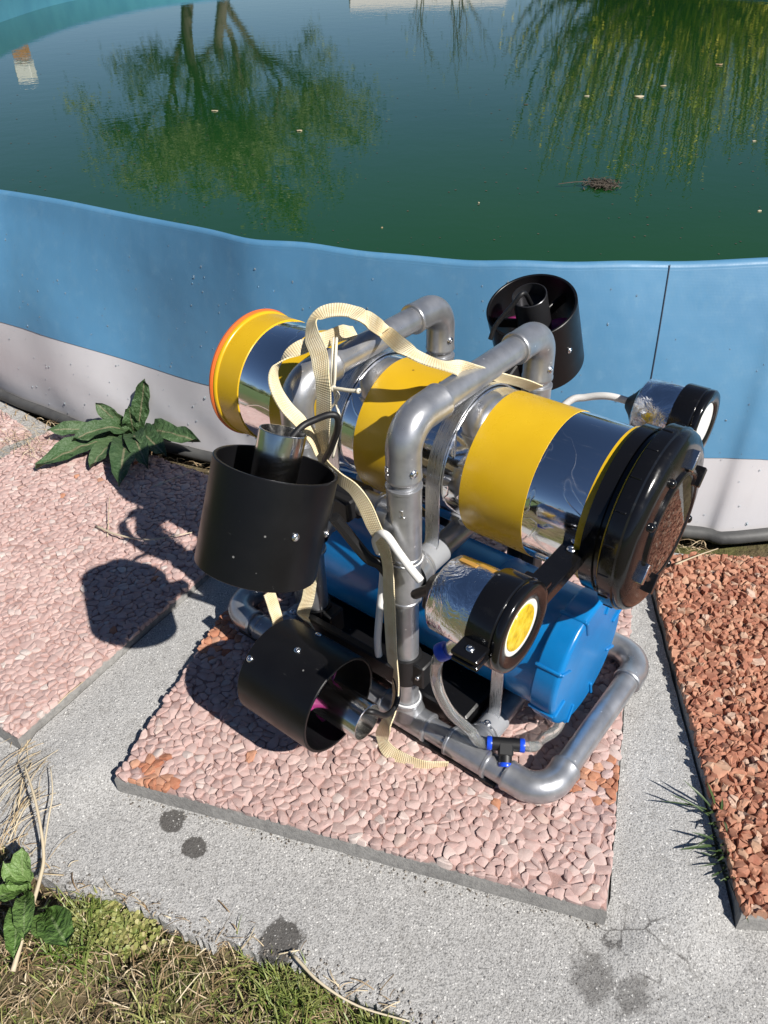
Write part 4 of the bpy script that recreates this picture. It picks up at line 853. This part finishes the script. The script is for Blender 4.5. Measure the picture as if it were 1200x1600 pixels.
for tip, w, r in ((on_z(108, 1482, -.004), .034, 1.0), (on_z(72, 1428-8, -.006), .014, .7), (on_z(60, 1470, -.01), .02, .4)): leaf(plant2, (0, 0, .004), tip-pb2, w, (0, -.1, 1), mat='broad', arch=.12, wav=.04, rnd=r, shape='oval', n1=10, n2=6)
# ---- grass and straw
def blade(g, base, h, lean, w, r, n=4, droop=.5):
    base = np.array(base, float); ld = np.array([math.cos(lean), math.sin(lean), 0]); sd_ = np.array([-ld[1], ld[0], 0]); V = []
    a0 = random.uniform(.1, droop)
    for i in range(n+1):
        t = i/n; c = base+np.array([0, 0, 1])*h*math.sin(min(1.5, t*1.35))*(1-a0*.75*t)+ld*h*a0*1.3*t**1.6; ww = w*(1-t)**.7+.0001; V += [c-sd_*ww/2, c+sd_*ww/2]
    g.add(V, [(2*i, 2*i+1, 2*i+3, 2*i+2) for i in range(n)], r)
def straw(g, p, ang, ln, w, r, n=4, lift=.006):
    d = np.array([math.cos(ang), math.sin(ang), 0]); sd_ = np.array([-d[1], d[0], 0]); bend = random.uniform(-.35, .35)*ln; V = []; tw = random.uniform(-.6, .6); l0 = random.uniform(0, lift); l1 = random.uniform(0, lift)
    for i in range(n+1):
        t = i/n; c = np.array(p)+d*ln*(t-.5)+sd_*bend*(t*t-t)+np.array([0, 0, l0*(1-t)+l1*t+lift*.8*math.sin(math.pi*t)]); wv = sd_*math.cos(tw)+np.array([0, 0, math.sin(tw)]); V += [c-wv*w/2, c+wv*w/2]
    g.add(V, [(2*i, 2*i+1, 2*i+3, 2*i+2) for i in range(n)], r)
fp = np.array(front_pts)
def front_y(x): return np.interp(x, fp[:, 0], fp[:, 1])
def soil_z(x, y): return GZ-.022+.010*math.sin(x*31+y*17)*math.sin(y*41-x*9)+.006*math.sin(x*83)*math.sin(y*71)
def spot():
    while True:
        x = random.uniform(-.80, .14); y = random.uniform(.12, .62)
        d = front_y(x)-y
        if d > -.006 and d < .34: return x, y, d
gg = G(); gs = G()
clumps = [(spot()[:2], random.uniform(.02, .055), random.random()) for _ in range(30)]+[((-.125, .385), .035, .4), ((-.10, .365), .03, .35), ((-.345, .455), .035, .15), ((-.02, .335), .025, .4), ((.0, .325), .02, .3)]*3
for (c, rad_, tone) in clumps:
    for _ in range(110):
        x, y = c[0]+random.gauss(0, rad_*.6), c[1]+random.gauss(0, rad_*.6)
        if front_y(x)-y < -.003: continue
        blade(gg, (x, y, soil_z(x, y)-.002), random.uniform(.012, .042), random.uniform(0, 6.28), random.uniform(.0012, .0028), min(.99, max(.01, random.gauss(.25+tone*.35, .2))), droop=.9)
for _ in range(5200):
    x, y, d = spot(); blade(gg, (x, y, soil_z(x, y)-.002), random.uniform(.006, .022), random.uniform(0, 6.28), random.uniform(.001, .002), min(.99, max(.01, random.gauss(.5, .25))), n=3, droop=1.)
o = link('grass', gg.mesh('grass', None, rnd=True), M['grass']); stuff(o, 'short green grass in tufts along the broken concrete edge', 'grass')
for _ in range(8000):
    x, y, d = spot()
    dens = .5+.5*math.sin(x*23+1)*math.sin(y*31); 
    if random.random() > .35+.65*dens: continue
    straw(gs, (x, y, soil_z(x, y)+random.uniform(0, .006)), random.uniform(0, 6.28), random.uniform(.006, .04), random.uniform(.0004, .0013), random.random()**1.4)
for _ in range(80):                                        # bits blown onto the concrete and behind the slabs
    x = random.uniform(-.62, .0); straw(gs, (x, front_y(x)+abs(random.gauss(0, .012)), GZ+.0012), random.uniform(0, 6.28), random.uniform(.006, .03), random.uniform(.0006, .0014), random.random(), lift=.003)
for _ in range(700):
    i = random.randint(-4, 11*NS); x, y, _z = wall_pt(i % NW, 0., .03+abs(random.gauss(0, .02))); straw(gs, (x, y, GZ+.0015), random.uniform(0, 6.28), random.uniform(.006, .035), random.uniform(.0006, .0016), random.random()*.8, lift=.006)
for _ in range(55):
    q = on_z(random.gauss(38, 20), random.gauss(1255, 60), GZ); straw(gs, (q[0], q[1], GZ+.001), random.gauss(1.1, .35), random.uniform(.03, .12), random.uniform(.0006, .0013), random.uniform(.5, 1), lift=.012)
for _ in range(120):
    q = on_z(random.gauss(40, 30), random.gauss(690, 18), 0.0); straw(gs, (q[0], q[1], .002), random.uniform(0, 6.28), random.uniform(.01, .06), .0009, random.random(), lift=.006)
o = link('dry_grass', gs.mesh('dry_grass', None, rnd=True), M['straw']); stuff(o, 'tangled dry brown grass and straw on the bare soil', 'dry grass')
gk = G()
def crumb(x, y, r):
    c = np.array([x, y, GZ+r*.35]); V = [c+r*rng.uniform(.6, 1.)*nrm(rng.normal(0, 1, 3))*[1, 1, .7] for _ in range(5)]; a = nrm([1, 1, 0]); V = [c+[r, 0, 0]*rng.uniform(.6, 1.1, 3), c+[-r, 0, 0]*rng.uniform(.6, 1.1, 3), c+[0, r, 0]*rng.uniform(.6, 1.1, 3), c+[0, -r, 0]*rng.uniform(.6, 1.1, 3), c+[0, 0, r*.7], c-[0, 0, r*.5]]
    gk.add(V, [(0, 2, 4), (2, 1, 4), (1, 3, 4), (3, 0, 4), (2, 0, 5), (1, 2, 5), (3, 1, 5), (0, 3, 5)], random.random())
for (x0, y0, dx, dy, ln) in ((-.3473, .6111, math.cos(C_ANG), math.sin(C_ANG), .6), (-.3473, .6111, -math.sin(C_ANG), math.cos(C_ANG), .6), (.2232, .4253, -math.sin(C_ANG), math.cos(C_ANG), .6), (-.490, .677, .525, .851, .6), (-.490, .677, -.851, .525, .6), (.3615, .417, .1095, .994, .6)):
    nx_, ny_ = dy, -dx
    for _ in range(170):
        t = random.random()*ln; o_ = abs(random.gauss(0, .006))+.001; sg = 1 if (x0, dx) != (.2232, -math.sin(C_ANG)) else 1
        if abs(dx) < .6 and x0 in (-.3473, .3615): o_ = -o_
        crumb(x0+dx*t+nx_*o_, y0+dy*t+ny_*o_, random.uniform(.0006, .0022))
for _ in range(420):
    x = random.uniform(-.5, .6); crumb(x, random.uniform(.28, .75), random.uniform(.0004, .0013))
for _ in range(500):
    x = random.uniform(-.55, .06); crumb(x, front_y(x)+abs(random.gauss(0, .010)), random.uniform(.0006, .0024))
o = link('soil_crumbs', gk.mesh('soil_crumbs', None, rnd=True), M['crumb']); stuff(o, 'loose crumbs of soil and grit scattered on the concrete', 'grit')
# clover patch
gc = G()
for _ in range(330):
    px, py = random.gauss(188, 26), random.gauss(1440, 20); q = on_z(px, py, GZ-.01)
    if front_y(q[0])-q[1] < .0: continue
    z = soil_z(q[0], q[1])+random.uniform(.004, .016); a = random.random()*6.28; r = random.uniform(.0016, .0034)
    for k in range(3):
        b = a+2.094*k; c = np.array([q[0]+r*math.cos(b), q[1]+r*math.sin(b), z+.001*k]); gc.add([c+r*.95*np.array([math.cos(t), math.sin(t), .5*math.cos(t-b)+random.uniform(-.25, .25)]) for t in np.linspace(0, 6.28, 7)[:-1]], [(0, 1, 2, 3, 4, 5)], min(.99, random.gauss(.6, .15)))
o = link('clover', gc.mesh('clover', None, rnd=True), M['grass']); stuff(o, 'patch of small round clover leaves at the concrete edge', 'clover')
# single dry stalks lying about
def stalk(pts, r, label):
    g = G(); P_ = catmull(pts, 6); sweep(g, P_, np.linspace(r, r*.45, len(P_)), 7, rnd=random.random()); o = link('dry_stalk', g.mesh('dry_stalk', 179, rnd=True), M['stalk']); tag(o, label, 'stalk'); return o
def zp(px, py, z): return on_z(px, py, z)
stalk([zp(20, 1518, -.03), zp(38, 1455, -.02), zp(62, 1375, -.012), zp(68, 1330, -.004), zp(56, 1255, .014), zp(38, 1195, .02)], .0028, 'thick pale dry stalk leaning from the grass across the concrete')
stalk([zp(62, 1372, -.014), zp(74, 1290, -.01), zp(82, 1240, -.004), zp(79, 1200, 0)], .0014, 'thin dark dry stalk beside the thick pale stalk')
stalk([zp(30, 1178, -.026), zp(66, 1130, -.02), zp(100, 1090, -.004), zp(130, 1065, .006)], .0012, 'thin straw lying along the edge of the left pink slab')
stalk([zp(1055, 882, .006), zp(1090, 868, .008), zp(1122, 857, .006)], .0016, 'straight yellow straw on the red chip slab')
stalk([zp(150, 822, .004), zp(185, 836, .012), zp(235, 843, .014), zp(300, 832, .01)], .0020, 'curved grey dry stalk on the shaded pink slab')
stalk([zp(168, 838, .004), zp(170, 800, .012), zp(171, 776, .02)], .0010, 'short upright straw on the shaded pink slab')
stalk([zp(240, 760, .003), zp(270, 748, .006), zp(302, 735, .004)], .0011, 'pale straw in the shadow beside the leafy weed')
stalk([zp(458, 1492, -.02), zp(500, 1535, -.02), zp(560, 1572, -.026), zp(640, 1596, -.03)], .0018, 'bleached grass stem arching over the concrete edge')
# grass tuft in the joint beside the red slab
tb0 = on_z(1118, 1312, GZ); tuft = empty('grass_tuft', tuple(tb0)); tag(tuft, 'dark green grass tuft growing in the joint beside the red slab', 'grass')
def tuft_blade(b, t, w, r, arch): leaf(tuft, on_z(*b, -.018)-tb0, np.array([t[0], t[1], max(t[2], -.010)])-tb0, w, (0, -.3, 1), mat='grass2', arch=arch, wav=.02, rnd=r, n1=8, n2=2)
q = Mat('tuft_grass', (.035, .065, .02), .45); M['grass2'] = q; q.color(q.ramp(q.attr('rnd'), [(0., (.022, .045, .012)), (.6, (.045, .08, .022)), (1., (.09, .13, .05))]))
for b, t, w, r, arch in (((1118, 1270), on_z(1032, 1252, .0), .005, .2, .12), ((1120, 1275), on_z(1066, 1218, .02), .006, .4, .1), ((1116, 1282), on_z(1045, 1240, .01), .005, .5, .12), ((1118, 1270), on_z(1104, 1222, .03), .007, .7, .06), ((1124, 1280), on_z(1128, 1246, .01), .007, .6, .1), ((1120, 1322), on_z(1062, 1328, -.01), .008, .5, .14), ((1124, 1318), on_z(1080, 1300, .005), .006, .3, .1), ((1128, 1345), on_z(1092, 1335, -.015), .005, .2, .1),
    ((1130, 1360), on_z(1108, 1378, -.02), .005, .2, .1), ((1140, 1370), on_z(1166, 1450, -.02), .006, .6, .08), ((1132, 1330), on_z(1143, 1384, -.01), .008, .3, .1), ((1125, 1290), on_z(1140, 1345, .0), .008, .8, .1), ((1136, 1370), on_z(1150, 1420, -.02), .008, .4, .1), ((1120, 1300), on_z(1075, 1335, -.015), .004, .1, .15), ((1126, 1350), on_z(1088, 1362, -.02), .004, .1, .12), ((1122, 1290), on_z(1136, 1302, .012), .008, .9, .2), ((1135, 1350), on_z(1122, 1372, -.02), .006, .2, .2), ((1140, 1380), on_z(1156, 1396, -.02), .006, .5, .2)):
    tuft_blade(b, t, w*.45, r, arch)
for _ in range(46):
    k = random.random(); bx, by = 1112+34*k+random.gauss(0, 3), 1262+118*k; a = random.gauss(math.pi*.75 if random.random() < .65 else math.pi*.15, .6); ln = random.uniform(8, 30); tuft_blade((bx, by), on_z(bx+ln*math.cos(a), by-ln*.6*math.sin(a)+6, random.uniform(-.02, .006)), random.uniform(.0014, .0032), random.random(), .12)
# ---- litter floating on the water
def flake(px, py, r, mat, label, k=1.6):
    r *= .32; c = on_z(px, py, WZ+.002); n = 9; a0 = random.random()*3; V = [c+r*random.uniform(.6, 1.1)*np.array([k*math.cos(t+a0), math.sin(t+a0), 0])+[0, 0, random.uniform(0, r*.3)] for t in np.linspace(0, 6.28, n+1)[:-1]]
    V += [v-[0, 0, .0022] for v in V]; g = G(); g.add(V, [tuple(range(n)), tuple(range(2*n-1, n-1, -1))]+[(i, n+i, n+(i+1) % n, (i+1) % n) for i in range(n)], random.random()); o = link('floating_leaf', g.mesh('floating_leaf', None, rnd=True), M[mat]); return tag(o, label, 'leaf', None)
for px, py, r, mt, lb in ((336, 173, .03, 'stalk', 'pale brown curled leaf floating in the tree reflection'), (1000, 151, .05, 'stalk', 'pale leaf floating in the yellow green tree reflection near the far side'), (1036, 134, .03, 'stalk', 'small white petal floating in the yellow green tree reflection'), (917, 150, .03, 'stalk', 'pale petal floating at the left edge of the yellow green tree reflection'), (1124, 101, .05, 'straw', 'brown leaf floating far out in the yellow green tree reflection'), (1178, 220, .016, 'stalk', 'white petal floating beside the yellow green tree reflection'), (468, 204, .03, 'stalk', 'thin grey leaf floating right of the tree reflection'), (822, 163, .02, 'bark', 'dark leaf floating between the two tree reflections'), (1187, 329, .012, 'stalk', 'tan leaf floating near the seam end of the rim'), (748, 316, .007, 'stalk', 'tiny white petal floating on open green water'), (597, 355, .006, 'stalk', 'tiny white petal floating close to the near rim')): flake(px, py, r, mt, lb)
g = G(); c0 = on_z(940, 290, WZ)
for _ in range(420):
    p = c0+np.array([random.gauss(0, .022), random.gauss(0, .026), random.uniform(0, .008)]); straw(g, p, random.gauss(.2, .8), random.uniform(.006, .03), random.uniform(.001, .004), random.random()*.3, n=2, lift=.004)
straw(g, c0+[-.08, .0, .004], .1, .10, .003, .1); o = link('floating_clump', g.mesh('floating_clump', None, rnd=True), M['bark']); stuff(o, 'dark clump of plant litter floating on the green water', 'litter')
gf = G()
for _ in range(420):
    px, py = random.uniform(0, 1200), random.uniform(40, 400); c = on_z(px, py, WZ+.0012); r = random.uniform(.0008, .0028)*(1+(400-py)/220); gf.add([c+r*np.array([math.cos(t), math.sin(t), 0]) for t in np.linspace(0, 6.28, 6)[:-1]], [(0, 1, 2, 3, 4)], random.random())
o = link('floating_specks', gf.mesh('floating_specks', None, rnd=True), M['bark']); stuff(o, 'tiny dark specks floating on the pool water', 'specks')

# ================================================================== BEYOND THE POOL (seen mirrored in the water) AND BEHIND
def branch_tree(name, label, base, height, spread, lean, depth, seed, leafmat, nleaf, leafsize, trunk_r, droop=0., cat='tree', nchild=(3, 4), fit=None):
    rd = random.Random(seed); root = empty(name, base); tag(root, label, cat); gt = G(); gl = G(); tips = []
    def grow(p, d, ln, r, lev):
        n = 5; pts = [p]; q = p.copy(); dd = d.copy()
        for i in range(n): dd = nrm(dd+np.array([rd.gauss(0, .12), rd.gauss(0, .12), rd.gauss(.03, .08)-droop*(depth-lev < 2)*.5])); q = q+dd*ln/n; pts.append(q)
        sweep(gt, pts, np.linspace(r, r*.6, n+1), 6 if lev else 10, caps=False, rnd=rd.random())
        if lev >= depth: tips.append((pts, ln)); return
        if lev >= depth-2: tips.append((pts, ln))
        a00 = rd.uniform(0, 6.28); nk = rd.randint(*nchild)
        for k in range(nk):
            t = rd.randint(2, n); a = a00+6.283*k/nk+rd.gauss(0, .35); sp_ = rd.uniform(.45, .95)*spread; u, v = frame(dd); nd = nrm(dd+sp_*(math.cos(a)*u+math.sin(a)*v)); grow(pts[t].copy(), nd, ln*rd.uniform(.6, .82), r*.56, lev+1)
    for ln_ in lean: grow(np.array([ln_[2], 0, 0.]), nrm(np.array([ln_[0], ln_[1], 1.])), height*.36, trunk_r, 0)
    for _ in range(nleaf):
        pts, ln = rd.choice(tips); p = pts[rd.randint(1, len(pts)-1)]+np.array([rd.gauss(0, ln*.28) for _ in range(3)])-np.array([0, 0, droop*abs(rd.gauss(0, ln*.9))]); s = leafsize*rd.uniform(.6, 1.4)
        a = nrm([rd.gauss(0, 1), rd.gauss(0, 1), rd.gauss(0, .7)]); u, v = frame(a); gl.add([p-u*s*.5, p+v*s*.28, p+u*s*.5, p-v*s*.28], [(0, 1, 2, 3)], min(.99, max(0, rd.gauss(.5, .25))))
    if fit:
        A_ = np.array(gl.v); off_ = np.array([np.percentile(A_[:, 0], 99)+np.percentile(A_[:, 0], 1), 0, 0])*.5; A_ = A_-off_; gt.v = list(np.array(gt.v)-off_); kz = fit[0]/np.percentile(A_[:, 2], 99.5); kx = fit[1]/(np.percentile(A_[:, 0], 99)-np.percentile(A_[:, 0], 1)); sc3 = np.array([kx, kx, kz]); gl.v = [tuple(q) for q in A_*sc3]; gt.v = [tuple(q) for q in np.array(gt.v)*sc3]
    link('trunk', gt.mesh('trunk', 179, rnd=True), M['bark'], root); link('crown', gl.mesh('crown', None, rnd=True), M[leafmat], root); return root
GG = GZ-.022
def ground_dir(px, dist): v = ray(px, 0); v = v[:2]/np.linalg.norm(v[:2]); return np.array([v[0]*dist, v[1]*dist, GG])
branch_tree('broad_tree', 'spreading half-bare tree mirrored in the pool beside open sky', tuple(ground_dir(338, 21)), 5.4, 1.0, ((-.06, 0, -.25), (.08, .1, .35)), 5, 14, 'treeleaf', 30000, .055, .095, nchild=(3, 3), fit=(5.6, 6.2))
wr = empty('tall_tree', tuple(ground_dir(1085, 19))); tag(wr, 'yellow green tree with upright shoots mirrored in the right side of the pool', 'tree'); gt = G(); gl = G(); rd = random.Random(3)
sweep(gt, [(0, 0, 0), (.1, 0, 1.2), (0, .1, 2.4)], [.28, .22, .18], 10)
for k in range(190):
    a = rd.uniform(0, 6.28); R_ = 3.7*rd.random()**.6; hgt = (4.85-.34*R_)*rd.uniform(.45, 1.04); fx, fy = R_*math.cos(a), R_*math.sin(a)*.8; mid = np.array([fx*.75, fy*.75, hgt*.42]); top = np.array([fx, fy, hgt]); pth = catmull([(0, .05, .9+rd.uniform(0, .8)), mid, top], 8)
    sweep(gt, pth, np.linspace(.05, .008, len(pth)), 5, caps=False, rnd=.5)
    for i in range(240):
        t = rd.uniform(.12, 1.0); p = pth[min(len(pth)-1, int(t*(len(pth)-1)))]+np.array([rd.gauss(0, .20), rd.gauss(0, .20), rd.gauss(0, .16)])*(1.15-.6*t); sz = rd.uniform(.05, .11); a2 = rd.uniform(0, 6.28); u = np.array([math.cos(a2), math.sin(a2), rd.uniform(-1.2, 1.2)]); v = np.array([-math.sin(a2), math.cos(a2), 0]); gl.add([p, p+u*sz*.5+v*sz*.22, p+u*sz, p+u*sz*.5-v*sz*.22], [(0, 1, 2, 3)], min(.99, max(0, rd.gauss(.5, .28))))
link('trunk', gt.mesh('trunk', 179, rnd=True), M['bark'], wr); link('crown', gl.mesh('crown', None, rnd=True), M['willow'], wr)
branch_tree('bare_sapling', 'thin bare sapling mirrored between the broad tree and the yellow green tree', tuple(ground_dir(705, 19)), 3.4, .55, ((-.25, 0, -.3), (.05, 0, 0), (.3, 0, .35)), 2, 9, 'treeleaf', 150, .07, .022, fit=(2.7, 2.0))
# low white outbuilding
sb = ground_dir(668, 34); shed = empty('white_outbuilding', tuple(sb), .05); tag(shed, 'low white outbuilding mirrored at the far end of the water', 'building')
g = G(); box(g, (0, 0, .75), X_, Y_, Z_, 5.2, 3, 1.5); part('wall', g, M['wallwhite'], shed); g = G(); g.add([(-2.8, -1.7, 1.48), (2.8, -1.7, 1.48), (2.8, 1.7, 1.48), (-2.8, 1.7, 1.48), (-2.8, 0, 2.1), (2.8, 0, 2.1)], [(0, 1, 5, 4), (2, 3, 4, 5), (1, 2, 5), (3, 0, 4), (0, 3, 2, 1)]); part('roof', g, M['roof'], shed)
for x in (-1.6, 1.4): g = G(); box(g, (x, -1.51, .8), X_, Y_, Z_, .8, .04, .6); part('window', g, M['glassdark'], shed)
g = G(); box(g, (0, -1.51, .65), X_, Y_, Z_, .8, .04, 1.3); part('door', g, M['bark'], shed)
pp = ground_dir(12, 17.5); pil = empty('brick_pillar', tuple(pp)); tag(pil, 'slim brick pillar with pale cap mirrored beside the pool wall', 'pillar')
for k in range(12): g = G(); box(g, (0, 0, .07+k*.115), X_, Y_, Z_, .24, .24, .105, .006); part('brick', g, M['brick'], pil)
g = G(); box(g, (0, 0, 1.60), X_, Y_, Z_, .27, .27, .30, .01); part('cap', g, M['wallwhite'], pil)
# far-off trees all round behind the camera: only ever seen in the polished tube
gw = G(); rd = random.Random(8)
for k in range(420):
    a = math.radians(rd.uniform(150, 395)); R_ = rd.uniform(55, 75); c = np.array([R_*math.cos(a), R_*math.sin(a), GG]); hh = rd.uniform(2.0, 5.5)
    for i in range(26):
        p = c+np.array([rd.gauss(0, 1.6), rd.gauss(0, 1.6), abs(rd.gauss(.45, .3))*hh]); s = rd.uniform(.5, 1.2); u, v = frame([rd.gauss(0, 1), rd.gauss(0, 1), rd.gauss(0, 1)]); gw.add([p-u*s, p+v*s*.7, p+u*s, p-v*s*.7], [(0, 1, 2, 3)], rd.random())
o = link('distant_trees', gw.mesh('distant_trees', None, rnd=True), M['treeleaf']); stuff(o, 'far-off belt of trees round the lawn', 'trees')
